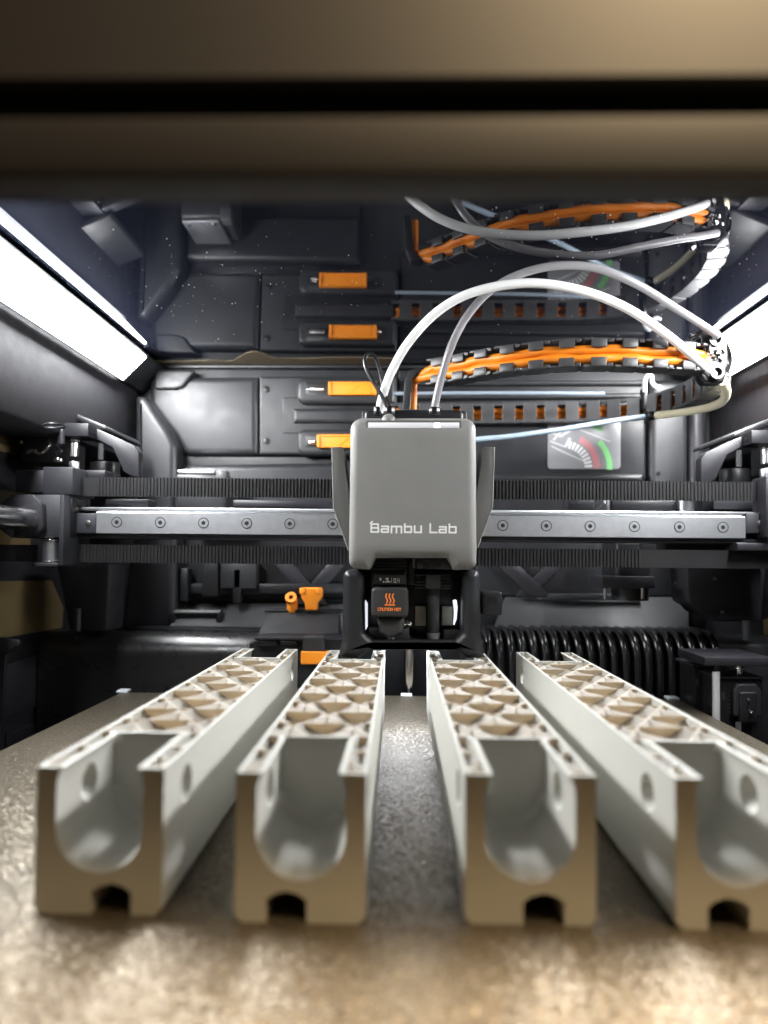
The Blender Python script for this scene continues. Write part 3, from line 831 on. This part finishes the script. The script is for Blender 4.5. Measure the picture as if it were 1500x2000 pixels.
# stepper motors at the back
def motor(label, px0, py0, px1, py1, Y, d, m='panel'):
    a, b = at(px0, py0, Y), at(px1, py1, Y)
    t = thing('stepper_motor', label, 'motor', ((a.x + b.x) / 2, Y + d / 2, b.z), 'stepper motors by the back wall')
    obj('housing', box(new(), a.x, b.x, Y, Y + d, b.z, a.z - 3, 2.2, 3), m, t)
    obj('end_bell', box(new(), a.x + 1, b.x - 8, Y + 1, Y + d - 1, a.z - 2.9, a.z, .8), 'steel' if m == 'panel' else 'metal_dark', t)
    obj('connector', box(new(), b.x - 7, b.x + 1, Y - 1.2, Y + 8, a.z - 10, a.z - .5, 1), 'deck' if m == 'panel' else 'metal_dark', t)
    for k in (0, 1): obj('corner_screw', cyl(new(), (a.x + 5 + k * (b.x - a.x - 18), Y + 5, a.z), (0, 0, 1), 1.6, .9, 12), 'screw', t)
    return t
motor('boxy motor with a bright top edge, behind the belt at left', 342, 917, 440, 1005, 490, 38)
motor('grey boxy motor low behind the belts at right', 1204, 1048, 1272, 1128, 470, 36, 'wall')
tm = thing('motor_pulley', 'dark motor bracket and pulley hanging below the right belt', 'pulley', at(1230, 1170, 465))
obj('bracket', pbox(new(), 1176, 1125, 1280, 1150, 462, 30, 1), 'metal_dark', tm); obj('boss', cyl(new(), at(1230, 1172, 480), (0, 0, 1), 12, 8, 24), 'black', tm)
for px in (1182, 1255): obj('pin', cyl(new(), at(px, 1170, 462), (0, 0, 1), 1.1, 7, 10), 'screw', tm)

# ================================================================== PRINT HEAD
YH = 352.0
ph = thing('print_head', 'grey print head with white lettering, hanging from the rail at centre', 'print head', (7, 385, 42))
cov_px = [(684, 812), (931, 812), (933, 1113), (888, 1114), (876, 1090), (734, 1090), (722, 1113), (680, 1111)]
bm = new(); ppillow(bm, cov_px, [24, 24, 16, 5, 4, 4, 5, 16], YH, 40, 4.6, 7)
for k in range(1, 30):
    bmesh.ops.bisect_plane(bm, geom=bm.verts[:] + bm.edges[:] + bm.faces[:], plane_co=(0, 0, at(800, 1116, YH).z + k * 2.6), plane_no=(0, 0, 1))
for v in bm.verts:      # the top leans back, the lower edge tucks in a little
    zt_ = at(800, 850, YH).z
    if v.co.z > zt_ and v.co.y < YH + 30: v.co.y += (v.co.z - zt_) ** 2 * 0.028
    zb_ = at(800, 1062, YH).z
    if v.co.z < zb_ and v.co.y < YH + 30: v.co.y += (zb_ - v.co.z) ** 2 * 0.02
cov = obj('front_cover', bm, 'cover', ph, 40)
# status bar
bm = new(); rbox_px(bm, 719, 825, 897, 836, 1.5, YH + .15, 5, .25, 2); sb = obj('status_bar', bm, 'bar', ph)
bm = new(); rbox_px(bm, 714, 821, 902, 839.5, 3, YH + .42, 5, .25, 2); obj('bar_recess', bm, 'wing', ph)
bm = new(); rbox_px(bm, 848, 826, 860, 835, 2, YH + .0, 2, .12, 2); obj('status_led', bm, 'spark', ph)
# lettering
a, b = at(725, 1039, YH), at(891, 1039, YH)
bm = new(); lettering(bm, 'Bambu Lab', a.x, b.x, a.z, at(725, 1023.5, YH).z - a.z, YH, 0.82, .05)
_q = at(726, 1021, YH); stroke(bm, [(_q.x - .6, _q.z - .2), (_q.x + .25, _q.z + .55)], .7, YH, .05)
obj('logo_lettering', bm, 'lettering', cov)
p = at(759, 815, YH + 2); bm = new(); bmesh.ops.create_uvsphere(bm, u_segments=20, v_segments=10, radius=3.6, matrix=Matrix.Translation((p.x, YH + 5.2, p.z - 1.2))); obj('cable_boss', bm, 'cover', ph)
# side wings
for pts in ([(648, 873), (669, 873), (681, 960), (684, 1078), (680, 1074), (651, 992)], [(966, 873), (944, 873), (932, 960), (930, 1074), (933, 1070), (962, 990)]):
    obj('side_wing', ppoly(new(), pts, 372, 22, .35, 2), 'wing', ph)
    bm = new(); edge = [pts[0], pts[-1], pts[-2]]
    tube(bm, [at(*q, 371.9) for q in edge], .22, 6); obj('wing_edge', bm, 'wing_edge', ph)
# back body of the carriage
obj('carriage_body', pbox(new(), 706, 800, 912, 1120, 390, 16, 2), 'black', ph)
obj('top_frame', rbox_px(new(), 712, 800, 905, 830, 10, 376, 26, 1.5), 'black', ph)
bm = new(); tube(bm, catmull([at(708, 812, 378), at(720, 804, 380), at(760, 802, 381), at(830, 801, 381), at(890, 804, 380), at(906, 812, 378)], 6), .5, 8); obj('top_wire', bm, 'wing', ph)
# ports
for (px, py, r, h_, Y) in ((738, 811, 2.2, 4.4, 371), (760, 812, 3.0, 4.6, 364), (848, 811, 2.9, 4.0, 366)):
    c = at(px, py, Y); bm = new(); cyl(bm, c, (0, 0, 1), r, h_, 20, bev=.4); po_ = obj('port', bm, 'black_gloss', ph)
# cable post
obj('cable_post', ppoly(new(), [(785, 812), (790, 745), (800, 722), (826, 718), (818, 728), (803, 738), (801, 812)], 428, 8, .8), 'panel', ph)
# lower shroud: two pillars joined by a foot
bm = new()
ppillow(bm, [(670, 1113), (711, 1113), (713, 1238), (730, 1252), (888, 1252), (902, 1238), (904, 1113), (938, 1113), (941, 1256), (950, 1286), (912, 1288), (892, 1271), (722, 1271), (700, 1288), (658, 1286), (667, 1256)], [14, 14, 12, 8, 8, 12, 14, 14, 10, 10, 10, 10, 10, 10, 10, 10], 362, 26, 4.2, 5)
obj('shroud', bm, 'black', ph, 50)
obj('shroud_back', pbox(new(), 700, 1108, 915, 1258, 384, 6, .5), 'cable_black', ph)
# pale, faintly emissive slivers either side of the nozzle gap
for pts in ([(712, 1172), (717, 1180), (717, 1226), (713, 1232), (709, 1204)], [(886, 1174), (892, 1172), (894, 1186), (892, 1210), (887, 1222), (890, 1198)]):
    obj('work_light', ppoly(new(), pts, 367, 8, .3), 'worklight', ph)
M['led'] = mat('unseen_gap_led', (0.8, 0.8, 0.85), 0.3, emit=((0.84, 0.89, 1.0), 420))
_l = at(790, 1262, 372)
obj('unseen_gap_light', box(new(), _l.x - 7, _l.x + 7, 389, 393, 38.4, 39.6, 0.2), 'led', ph)  # unseen LED added to light the plate between the middle bars
# left hot end
hl = obj('heat_sink', pbox(new(), 725, 1090, 795, 1160, 374, 10, .4), 'black', ph)
for k in range(5): obj('fin', pbox(new(), 724, 1092 + k * 6, 794, 1094.6 + k * 6, 368, 7, .2), 'metal_dark', hl)
lp = obj('nozzle_label', rbox_px(new(), 728, 1121, 793, 1142, 3, 365, 6, .5), 'sock', ph)
bm = new(); z0 = at(745, 1137.5, 365).z; px_ = lambda q: at(q, 1130, 365).x
stroke(bm, [(px_(743), z0 + 1.4), (px_(743), z0 + 1.9)], .9, 365, .05)
stroke(bm, [(px_(749.2), z0 + .25), (px_(749.2), z0 + .3)], .8, 365, .05)
for q in ([(754.5, 1.9), (757, 1.9)], [(757.2, 2.0), (757.2, .4)], [(754, .35), (761, .35)]):
    stroke(bm, [(px_(q[0][0]), z0 + q[0][1]), (px_(q[1][0]), z0 + q[1][1])], .75, 365, .05)
stroke(bm, [(px_(765), z0 - .1), (px_(765), z0 + 2.3)], .2, 365, .05)
lettering(bm, '0.4', px_(769.5), px_(780), z0, 2.0, 365, .34, ref=6)
obj('label_print', bm, 'lettering', lp)
sk = obj('silicone_sock', rbox_px(new(), 725, 1147, 798, 1206, 9, 360, 14, 1.8, 4), 'sock', ph)
bm = new(); bx = lambda q: at(q, 1180, 360).x
zb0, zb1 = at(760, 1178, 360).z, at(760, 1160, 360).z
for cx in (755, 761.5, 768):
    pts = [(bx(cx) + .42 * math.sin(k / 10 * 2 * math.pi), zb0 + (zb1 - zb0) * k / 10) for k in range(11)]
    stroke(bm, pts, .55, 360, .05)
zz = at(760, 1181.5, 360).z; stroke(bm, [(bx(752.6), zz), (bx(770.5), zz)], .55, 360, .05)
lettering(bm, 'CAUTION HOT', bx(738.5), bx(783.5), at(760, 1192.6, 360).z, 1.3, 360, .27, ref=6, gap=1.3)
obj('warning_print', bm, 'hot_orange', sk)
obj('sock_base', ppillow(new(), [(736, 1206), (790, 1206), (786, 1236), (770, 1246), (756, 1246), (742, 1236)], 4, 364, 12, 2), 'sock', ph)
n_ = at(764, 1256, 370); bm = new(); cyl(bm, n_, (0, 0, 1), 1.0, 4, 20, r2=2.4); obj('nozzle', bm, 'screw', ph)
bm = new(); cyl(bm, at(788, 1218, 368), (1, 0, 0), 1.5, 4, 16, bev=.3); obj('set_screw', bm, 'chrome', ph)
# right hot end
obj('mount_block', pbox(new(), 812, 1090, 882, 1112, 366, 18, .5), 'black', ph)
for px in (831, 859): obj('mount_screw', cyl(new(), at(px, 1106, 366), (0, -1, 0), 1.5, .5, 14, bev=.15), 'metal_dark', ph)
hr = obj('heat_sink', pbox(new(), 832, 1122, 861, 1150, 365, 14, .4), 'sock', ph)
for k in range(5): obj('fin', pbox(new(), 811, 1122 + k * 6.4, 881, 1125 + k * 6.4, 367.5, 10, .2), 'metal_dark', hr)
c = at(846, 1236, 374); bm = new(); cyl(bm, c, (0, 0, 1), 3.2, (1236 - 1150) * 374 / F_PX, 24); obj('heat_break', bm, 'sock', ph)
bm = new(); cyl(bm, c - Vector((0, 0, 4.2)), (0, 0, 1), 2.9, 4.3, 24, r2=3.9); obj('nozzle_collar', bm, 'tube_grey', ph)
bm = new(); cyl(bm, c - Vector((0, 0, 7.2)), (0, 0, 1), 1.6, 3, 20, r2=3.2); obj('nozzle', bm, 'black_gloss', ph)
for a_ in ((811, 1184, 832, 1222), (863, 1184, 884, 1222)): obj('felt_pad', pbox(new(), *a_, 376, 6, .3), 'olive', ph)
obj('mid_column', pbox(new(), 798, 1098, 811, 1142, 372, 12, .4), 'metal_dark', ph)
obj('guide_block', pbox(new(), 806, 1090, 811, 1108, 364, 6, .2), 'wing', ph)
for a_ in ((720, 1226, 800, 1250), (866, 1230, 900, 1252)): obj('lower_block', pbox(new(), *a_, 372, 10, 1), 'sock', ph)
# camera module next to the head
cm = thing('camera_module', 'small black square module just right of the print head foot', 'camera', at(962, 1202, 366))
obj('housing', rbox_px(new(), 942, 1156, 981, 1202, 5, 366, 12, .8), 'black', cm)
obj('lens_window', rbox_px(new(), 951, 1167, 972, 1193, 1.5, 365.7, 1, .1), 'black_gloss', cm)
bm = new(); q = lambda x, y: (at(x, y, 365.5).x, at(x, y, 365.5).z)
stroke(bm, [q(961, 1167), q(962, 1193)], .14, 365.6, .02); stroke(bm, [q(954, 1184), q(962, 1178)], .14, 365.6, .02); stroke(bm, [q(962, 1176), q(972, 1180)], .2, 365.6, .02)
obj('lens_mark', bm, 'panel', cm)

# black cable loop on the head
lc = [(757, 800, 364), (752, 785, 364), (738, 760, 365), (724, 738, 366), (714, 715, 367), (714, 697, 368), (723, 691, 369), (733, 698, 370), (741, 720, 371), (746, 742, 371.5), (750, 765, 371), (757, 785, 367), (762, 800, 365)]
tag(obj('cable_loop', tube(new(), catmull([at(*p) for p in lc], 8), 1.05, 10), 'cable_black'), 'thin black cable looping up from the top of the print head', 'cable')

# ================================================================== TUBES
def tube_thing(name, label, pts, r, m, cat='tube'):
    return tag(obj(name, tube(new(), catmull([at(*p) for p in pts], 10), r, 16), m), label, cat)
tube_thing('filament_tube', 'milky white tube arching from the print head to the right bracket',
    [(742, 806, 372), (746, 780, 370), (764, 728, 366), (800, 666, 360), (858, 606, 354), (930, 569, 350), (1030, 553, 348), (1130, 566, 350), (1220, 600, 357), (1300, 652, 368), (1355, 698, 378), (1394, 733, 385)], 2.3, 'tube_white')
tube_thing('filament_tube', 'smoky grey tube arching higher, from the print head to the bracket top',
    [(848, 806, 366), (852, 780, 366), (864, 730, 364), (884, 670, 360), (914, 615, 357), (960, 566, 353), (1020, 534, 350), (1090, 519, 349), (1165, 524, 351), (1245, 556, 356), (1320, 602, 366), (1375, 637, 375), (1402, 656, 380)], 2.05, 'tube_grey')
tube_thing('filament_tube', 'cream tube curving down and left from the right bracket to a black clip',
    [(1412, 744, 388), (1418, 762, 398), (1414, 780, 415), (1396, 792, 432), (1360, 801, 455), (1320, 807, 478), (1278, 812, 497)], 2.6, 'tube_cream')
tube_thing('guide_tube', 'pale blue tube running from behind the print head up to the black clip',
    [(900, 864, 440), (935, 858, 445), (1000, 852, 455), (1100, 838, 470), (1190, 823, 488), (1276, 811, 498)], 1.75, 'tube_blue')
tube_thing('rear_tube', 'straight dull blue tube level behind the print head, seen again in the lid',
    [(770, 769, 485), (900, 768, 485), (1050, 768, 486), (1180, 769, 490)], 1.35, 'tube_smoke')
# clip where the two tubes meet
tc_ = thing('tube_clip', 'black clip joining the cream and the blue tube', 'clip', at(1276, 824, 496))
p = at(1272, 812, 496); obj('sleeve', cyl(new(), p + Vector((-4, 0, -.6)), (1, .2, .15), 3.2, 7, 20, bev=.4), 'black_gloss', tc_)
obj('tongue', pbox(new(), 1262, 800, 1268, 826, 494, 5, .4), 'black', tc_)
# tube bracket at right
br = thing('tube_bracket', 'glossy black bracket holding the tube ends in front of the right light strip', 'bracket', at(1398, 748, 386))
obj('plate', ppillow(new(), [(1368, 640), (1404, 640), (1420, 660), (1424, 715), (1414, 748), (1376, 748), (1364, 730), (1372, 690)], 7, 384, 7, 1.6), 'black_gloss', br)
for (px, py) in ((1396, 664), (1398, 728)):
    c = at(px, py, 383.5)
    k_ = obj('collar', ring(new(), c, (0, -1, 0), 3.9, 2.4, 2.4, 24), 'black_gloss', br)
for (px, py, r_) in ((1386, 690, 2.3), (1397, 692, 2.8), (1404, 703, 1.9), (1411, 688, 1.6), (1392, 702, 1.7), (1390, 670, 2.0)):
    c = at(px, py, 384.6); bm = new(); bmesh.ops.create_icosphere(bm, subdivisions=2, radius=r_, matrix=Matrix.Translation(c))
    for v in bm.verts: v.co += Vector((random.uniform(-.25, .25), random.uniform(-.25, .25), random.uniform(-.25, .25)))
    obj('screw_lump', bm, 'chrome', br)
for pts in ([(1350, 648, 388), (1360, 655, 388), (1344, 664, 388)], [(1353, 668, 387), (1371, 652, 386)]):
    bm = new(); tube(bm, catmull([at(*p) for p in pts], 5), 1.5, 10); obj('latch', bm, 'chrome', br)
bm = new(); tube(bm, catmull([at(1417, 672, 386), at(1424, 690, 388), at(1424, 712, 389), at(1417, 730, 388)], 6), 1.6, 10); obj('side_rib', bm, 'chrome', br)

# ================================================================== CABLE CHAIN
ZC = 194.5
path = catmull([(14, 432, ZC + 3), (32, 419, ZC + 2.5), (60, 396, ZC + 1.5), (95, 382, ZC + 1), (130, 380, ZC), (156, 385, ZC), (174, 395, ZC), (187, 420, ZC), (192, 455, ZC + .3), (188, 490, ZC + .6), (172, 516, ZC + .8), (142, 530, ZC + 1), (90, 534, ZC + .3), (40, 536, ZC), (-10, 536, ZC)], 40)
S = [0.0]
for a, b in zip(path, path[1:]): S.append(S[-1] + (b - a).length)
def on_path(s):
    s = max(0, min(S[-1] - 1e-3, s))
    lo, hi = 0, len(S) - 1
    while hi - lo > 1:
        m_ = (lo + hi) // 2
        if S[m_] <= s: lo = m_
        else: hi = m_
    u = (s - S[lo]) / (S[hi] - S[lo]); p = path[lo].lerp(path[hi], u)
    t = (path[min(hi + 1, len(path) - 1)] - path[max(lo - 1, 0)]).normalized()
    return p, t
PITCH = 15.6
def link_mesh():
    # local: x along the chain, -y outer side (open, with tabs), +y inner side (closed web), z up
    bm = new(); hz = 7.8; hd_ = 5.6; L2 = PITCH / 2 + .5
    for s in (-1, 1):
        z0, z1 = sorted((s * hz, s * (hz - 1.4)))
        box(bm, -L2, L2 - 3, -hd_, hd_, z0, z1, .35, 1)
        z0, z1 = sorted((s * (hz - .3), s * (hz - 1.1)))
        box(bm, L2 - 4.5, L2 + 1.5, -hd_ + 1.2, hd_ - 1.2, z0 , z1, .2, 1)
        z0, z1 = sorted((s * (hz - .2), s * (hz - 5.2)))
        box(bm, -4.6, 3.6, -hd_ - .9, -hd_ + .6, z0, z1, .7, 2)
        box(bm, 4.2, 6.8, -hd_ - .3, -hd_ + .8, sorted((s * (hz - .4), s * (hz - 2.2)))[0], sorted((s * (hz - .4), s * (hz - 2.2)))[1], .3, 1)
    box(bm, -5.6, 4.0, hd_ - 1.5, hd_ + .25, -hz + .5, hz - .5, .5, 1)
    for z in (-6.3, 6.3): box(bm, 3.8, 9.8, hd_ - 1.3, hd_ - .2, z - 1.1, z + 1.1, .3, 1)
    me = finish('link', bm, M['chain'] , Vector((0, 0, 0)), 30)
    return me
M['chain'] = mat('chain_plastic', (0.05, 0.05, 0.052), 0.42, bump=('n', 1800, 0.0001, 0.3), var=0.15)
lm = link_mesh()
ch = thing('cable_chain', 'black linked cable chain curving round behind the print head', 'cable chain', (100, 460, ZC - 9))
s = 14.0; org = Vector(ch.location)
while s < S[-1] - 6:
    p, t = on_path(s)
    o = bpy.data.objects.new('link', lm); COL.objects.link(o); o.parent = ch
    o.location = p * MM - org
    o.rotation_euler = (0, -math.asin(t.z), math.atan2(t.y, t.x))
    s += PITCH
# white end hook on the chain
bm = new(); tube(bm, catmull([at(1259, 766, 505), at(1260, 742, 505), at(1266, 732, 505), at(1272, 735, 505), at(1274, 748, 505), at(1282, 756, 506), at(1290, 757, 508)], 8), 1.5, 10)
tag(obj('chain_hook', bm, 'label'), 'pale bent hook standing on the far run of the cable chain', 'hook')
bm = new(); box(bm, at(1254, 760, 507).x, at(1262, 760, 507).x, 504, 512, at(1258, 800, 507).z, at(1258, 758, 507).z, .6); obj('hook_base', bm, 'black', ch)
# orange cables
oc = thing('orange_cable', 'pair of orange cables running inside the cable chain from the print head', 'cable', (10, 432, 160))
for k, dz in enumerate((-2.35, 2.35)):
    pts = [at(803 + k * 3, 812, 434), at(804 + k * 3, 775, 434), at(807 + k * 3, 745, 434)]
    first = []
    s = 8.0
    while s < S[-1]:
        p, t = on_path(s); w_ = .45 * math.sin(s * .31 + k * 2)
        nrm = Vector((t.y, -t.x, 0)).normalized()
        first.append(p + Vector((0, 0, dz + .4 * math.sin(s * .17 + k))) + nrm * (2.0 + w_)); s += 4
    cp = catmull(pts + first, 4)
    obj('cable_strand', tube(new(), cp, 2.55, 12), 'cable_orange', oc)

# ================================================================== SLIDERS IN THE BACK WALL
def slider(label, slot0, slot1, o0, o1, py0, py1, springs):
    Y = 530.4
    t = thing('spring_slider', label, 'slider', at((o0 + o1) / 2, py1, Y), 'orange sliders in the back wall')
    obj('slot', pbox(new(), slot0, py0, slot1, py1, Y + .4, 1.2, .2), 'cable_black', t)
    b = obj('body', rbox_px(new(), o0, py0, o1, py1, 2, Y - 3.2, 4, .8), 'orange', t)
    for (u, v) in ((o0, o0 + 6), (o1 - 8, o1)): obj('end_rim', rbox_px(new(), u + .3, py0 + .4, v - .3, py1 - .4, 1, Y - 4.4, 2, .4), 'orange', b)
    obj('side_rim', rbox_px(new(), o0 + 6, py0 + .4, o1 - 8, py0 + 4, 1, Y - 3.9, 1.5, .3), 'orange', b)
    obj('side_rim', rbox_px(new(), o0 + 6, py1 - 3.5, o1 - 8, py1 - .4, 1, Y - 3.9, 1.5, .3), 'orange', b)
    bm = new(); q = lambda x, y: (at(x, y, Y - 3.2).x, at(x, y, Y - 3.2).z)
    stroke(bm, [q(o0 + (o1 - o0) * .45, py1 - 4), q(o0 + (o1 - o0) * .68, py0 + 5)], .5, Y - 3.2, .35); obj('rib', bm, 'orange', b)
    for (x0, x1) in springs:
        z = at(x0, (py0 + py1) / 2 + 3, Y).z; xa, xb = at(x0, py0, Y).x, at(x1, py0, Y).x
        n = int((xb - xa) / 1.9) + 1
        pts = [Vector((xa + (xb - xa) * k / (n * 10), Y - 1.4 + 1.5 * math.cos(2 * math.pi * k / 10), z + 2.2 * math.sin(2 * math.pi * k / 10))) for k in range(n * 10 + 1)]
        obj('spring', tube(new(), pts, .26, 6), 'spring', t)
slider('upper orange spring slider in the back wall, left of the print head', 598, 742, 641, 735, 745, 771, [(601, 634), (733, 743)])
slider('lower orange spring slider in the back wall, half hidden by the print head', 598, 742, 619, 713, 848, 874, [(600, 616)])

# warning sticker on the back wall
st = thing('sticker', 'grey pictogram sticker with red and green arcs on the back wall at right', 'sticker', at(1141, 915, 537))
Ys = 537.2
obj('film', rbox_px(new(), 1070, 822, 1212, 916, 7, Ys, .5, .1, 2), 'clear', st)
def arc(name, cx, cy, r, w, a0, a1, m, n=24, th=.08):
    bm = new(); sc = Ys / F_PX; c = at(cx, cy, Ys)
    f = []
    for k in range(n + 1):
        a = R(a0 + (a1 - a0) * k / n); f.append([(c.x + (r + q) * sc * math.cos(a), c.z + (r + q) * sc * math.sin(a)) for q in (-w / 2, w / 2)])
    for (a_, b_), (c_, d_) in zip(f, f[1:]):
        v = [bm.verts.new((p_[0], Ys - th, p_[1])) for p_ in (a_, b_, d_, c_)]; bm.faces.new(v)
    obj(name, bm, m, st)
arc('red_arc', 1103, 912, 62, 13, -2, 62, 'red'); arc('green_arc', 1118, 912, 72, 11, -4, 44, 'green', th=.1); arc('green_arc', 1150, 862, 32, 9, 40, 80, 'green', th=.12)
for k in range(9):
    a = R(4 + k * 9); arc('chain_mark', 1103, 914, 46, 15, 2 + k * 9, 8 + k * 9, 'white', 3, .09)
bm = new(); q = lambda x, y: (at(x, y, Ys).x, at(x, y, Ys).z)
for a_, b_, w_ in (((1078, 872), (1150, 905), 1.0), ((1076, 862), (1104, 873), 1.0), ((1082, 858), (1100, 838), 1.5), ((1076, 845), (1098, 852), 1.2), ((1106, 870), (1112, 858), 2.4), ((1094, 852), (1112, 842), 1.8), ((1135, 840), (1190, 862), 1.2), ((1090, 878), (1112, 888), 1.0)):
    stroke(bm, [q(*a_), q(*b_)], w_, Ys, .06)
obj('diagram_line', bm, 'line_grey', st)
bm = new(); stroke(bm, [q(1091, 828), q(1096, 836)], 2.2, Ys, .06); obj('red_mark', bm, 'red', st)

# ================================================================== WIPER STATION (left of the nozzle)
wp = thing('wiper_station', 'black wiper station with two orange posts, left of the print head foot', 'wiper', at(600, 1330, 470))
obj('base', ppillow(new(), [(486, 1256), (512, 1240), (690, 1240), (690, 1345), (480, 1345)], 4, 462, 30, 2), 'black', wp)
obj('ledge', pbox(new(), 496, 1243, 668, 1252, 456, 20, 1), 'metal_dark', wp)
bm = new(); a, b, c, d = at(520, 1196, 488), at(664, 1196, 488), at(664, 1240, 470), at(504, 1240, 470)
f = [bm.verts.new(v) for v in (a, b, c, d)]; g2 = [bm.verts.new(v + Vector((0, 6, -4))) for v in (a, b, c, d)]
bm.faces.new(f); bm.faces.new(g2[::-1])
for i in range(4): bm.faces.new((f[i], g2[i], g2[(i + 1) % 4], f[(i + 1) % 4]))
bmesh.ops.bevel(bm, geom=bm.edges[:], offset=1.0, segments=2, affect='EDGES'); obj('hood', bm, 'panel', wp)
obj('hood_rim', pbox(new(), 516, 1190, 668, 1198, 487, 14, 1), 'black', wp)
obj('latch', rbox_px(new(), 591, 1243, 634, 1276, 5, 452, 10, 1.2), 'sock', wp)
obj('pusher', rbox_px(new(), 587, 1273, 640, 1298, 2, 450, 9, .8), 'orange', wp)
for pts in (((497, 1252), (540, 1262)), ((548, 1252), (578, 1260))): obj('catch', pbox(new(), *pts[0], *pts[1], 456, 5, .5), 'black_gloss', wp)
# round orange peg
pc = at(569, 1170, 486)
pg = obj('peg', cyl(new(), pc + Vector((0.2, 4, -9)), (0, -.15, 1), 3.7, 9, 20, bev=.5), 'orange', wp)
obj('peg_head', ring(new(), pc + Vector((0, 2, -1)), (0, -.85, .5), 3.9, 1.7, 5, 24), 'orange', pg)
obj('peg_hole', cyl(new(), pc + Vector((0, 2, -1)), (0, -.85, .5), 1.75, 3.2, 16), 'black_gloss', pg)
fk = obj('fork', ppillow(new(), [(587, 1153), (592, 1148), (626, 1148), (630, 1153), (629, 1166), (620, 1178), (619, 1192), (596, 1192), (595, 1178), (588, 1168)], 2.5, 484, 7, 1), 'orange', wp)
for px in (593, 622): obj('fork_tip', cyl(new(), at(px, 1160, 486), (0, 0, 1), 2.9, 4.2, 16, bev=.6), 'orange', fk)

# ================================================================== RIBBED DUCT (right of the head)
rd = thing('ribbed_duct', 'black ribbed bellows duct along the back, right of the print head', 'duct', at(1180, 1380, 485))
x = at(952, 1280, 478).x; xe = at(1395, 1280, 478).x; n = 21
for k in range(n):
    xx = x + (xe - x) * k / (n - 1); rr = 3.25
    pth = [(xx - 1.5, 520, 35)] + [(xx + (a / 90) * 1.0, 492 - 15 * math.sin(R(a)), 20 + 15.5 * math.cos(R(a))) for a in range(0, 91, 15)] + [(xx + 1.2, 477, 0), (xx + 1.2, 477, -40)]
    obj('rib', tube(new(), catmull(pth, 3), rr, 12, up=Vector((1, 0, 0)), sx=1.0, sz=.86), 'black_gloss', rd)
bm = new(); prism_yz(bm, [(524, 31)] + [(492 - 10.5 * math.sin(R(a)), 20 + 10.5 * math.cos(R(a))) for a in range(0, 91, 15)] + [(481.5, -60), (524, -60)], x - 3, xe + 3); obj('core', bm, 'cable_black', rd)
bm = new(); box(bm, at(905, 1290, 470).x, at(950, 1290, 470).x, 470, 500, -40, 33, 4, 3); obj('duct_collar', bm, 'black', rd)
bm = new(); box(bm, xe + 2, xe + 70, 480, 540, -80, 31, 3); obj('duct_end', bm, 'black', rd)
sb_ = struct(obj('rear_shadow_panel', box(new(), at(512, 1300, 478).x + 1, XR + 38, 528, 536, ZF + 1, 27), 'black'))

# ================================================================== TOOL STATION at right edge
ts = thing('tool_rack', 'black tool rack with a steel post standing right of the plate', 'rack', (195, 410, -50))
Yt = 408
obj('top_bar', pbox(new(), 1376, 1283, 1510, 1302, Yt - 12, 38, .6), 'metal_dark', ts)
for a_ in ((1390, 1278, 1405, 1283), (1442, 1279, 1462, 1283)): obj('bar_screw', pbox(new(), *a_, Yt + 6, 5, .4), 'screw', ts)
obj('post', cyl(new(), (at(1398, 1300, Yt - 8).x, Yt - 8, -60), (0, 0, 1), 2.0, 84, 20), 'post', ts)
obj('cartridge', pbox(new(), 1404, 1324, 1492, 1480, Yt - 4, 24, .8), 'black_gloss', ts)
obj('cartridge', pbox(new(), 1356, 1300, 1392, 1440, Yt + 18, 20, .8), 'black_gloss', ts)
obj('cartridge_lid', pbox(new(), 1402, 1321, 1492, 1327, Yt - 6, 26, .6), 'metal_dark', ts)
obj('cartridge_lid', pbox(new(), 1352, 1297, 1392, 1303, Yt + 14, 26, .6), 'metal_dark', ts)
obj('shackle', ppillow(new(), [(1434, 1348), (1442, 1336), (1478, 1336), (1488, 1350), (1488, 1400), (1434, 1400)], 4, Yt - 8, 5, 1), 'metal_dark', ts)
obj('shackle_plate', rbox_px(new(), 1446, 1352, 1480, 1412, 4, Yt - 9.5, 3, .8), 'black', ts)
obj('stem', cyl(new(), at(1445, 1322, Yt + 2), (0, 0, 1), 2.0, 6, 14), 'chrome', ts)
obj('stem_cap', cyl(new(), at(1445, 1308, Yt + 2), (0, 0, 1), 3.0, 1.6, 16, bev=.3), 'chrome', ts)
for k in range(5): obj('vent_mark', pbox(new(), 1424, 1358 + k * 8, 1432, 1361 + k * 8, Yt - 4.3, .5, .1), 'panel', ts)
for a_ in ((1437, 1410, 1448, 1428), (1383, 1377, 1390, 1392)): obj('glint_patch', rbox_px(new(), *a_, 2, Yt - 4.4 if a_[0] > 1400 else Yt + 17.6, .6, .15), 'label', ts)  # white patches stand for specks of reflected strip light
for a_ in ((1409, 1352, 1416, 1368), (1361, 1326, 1366, 1340)): obj('side_mark', pbox(new(), *a_, Yt - 4.4 if a_[0] > 1400 else Yt + 17.6, .5, .1), 'panel', ts)
obj('latch_pin', cyl(new(), at(1466, 1392, Yt - 9.5), (.3, -1, 0), 1.2, 1.5, 12, bev=.3), 'chrome', ts)
obj('latch_pin', cyl(new(), at(1462, 1367, Yt - 9.5), (0, -1, 0), .9, 1, 12, bev=.2), 'screw', ts)
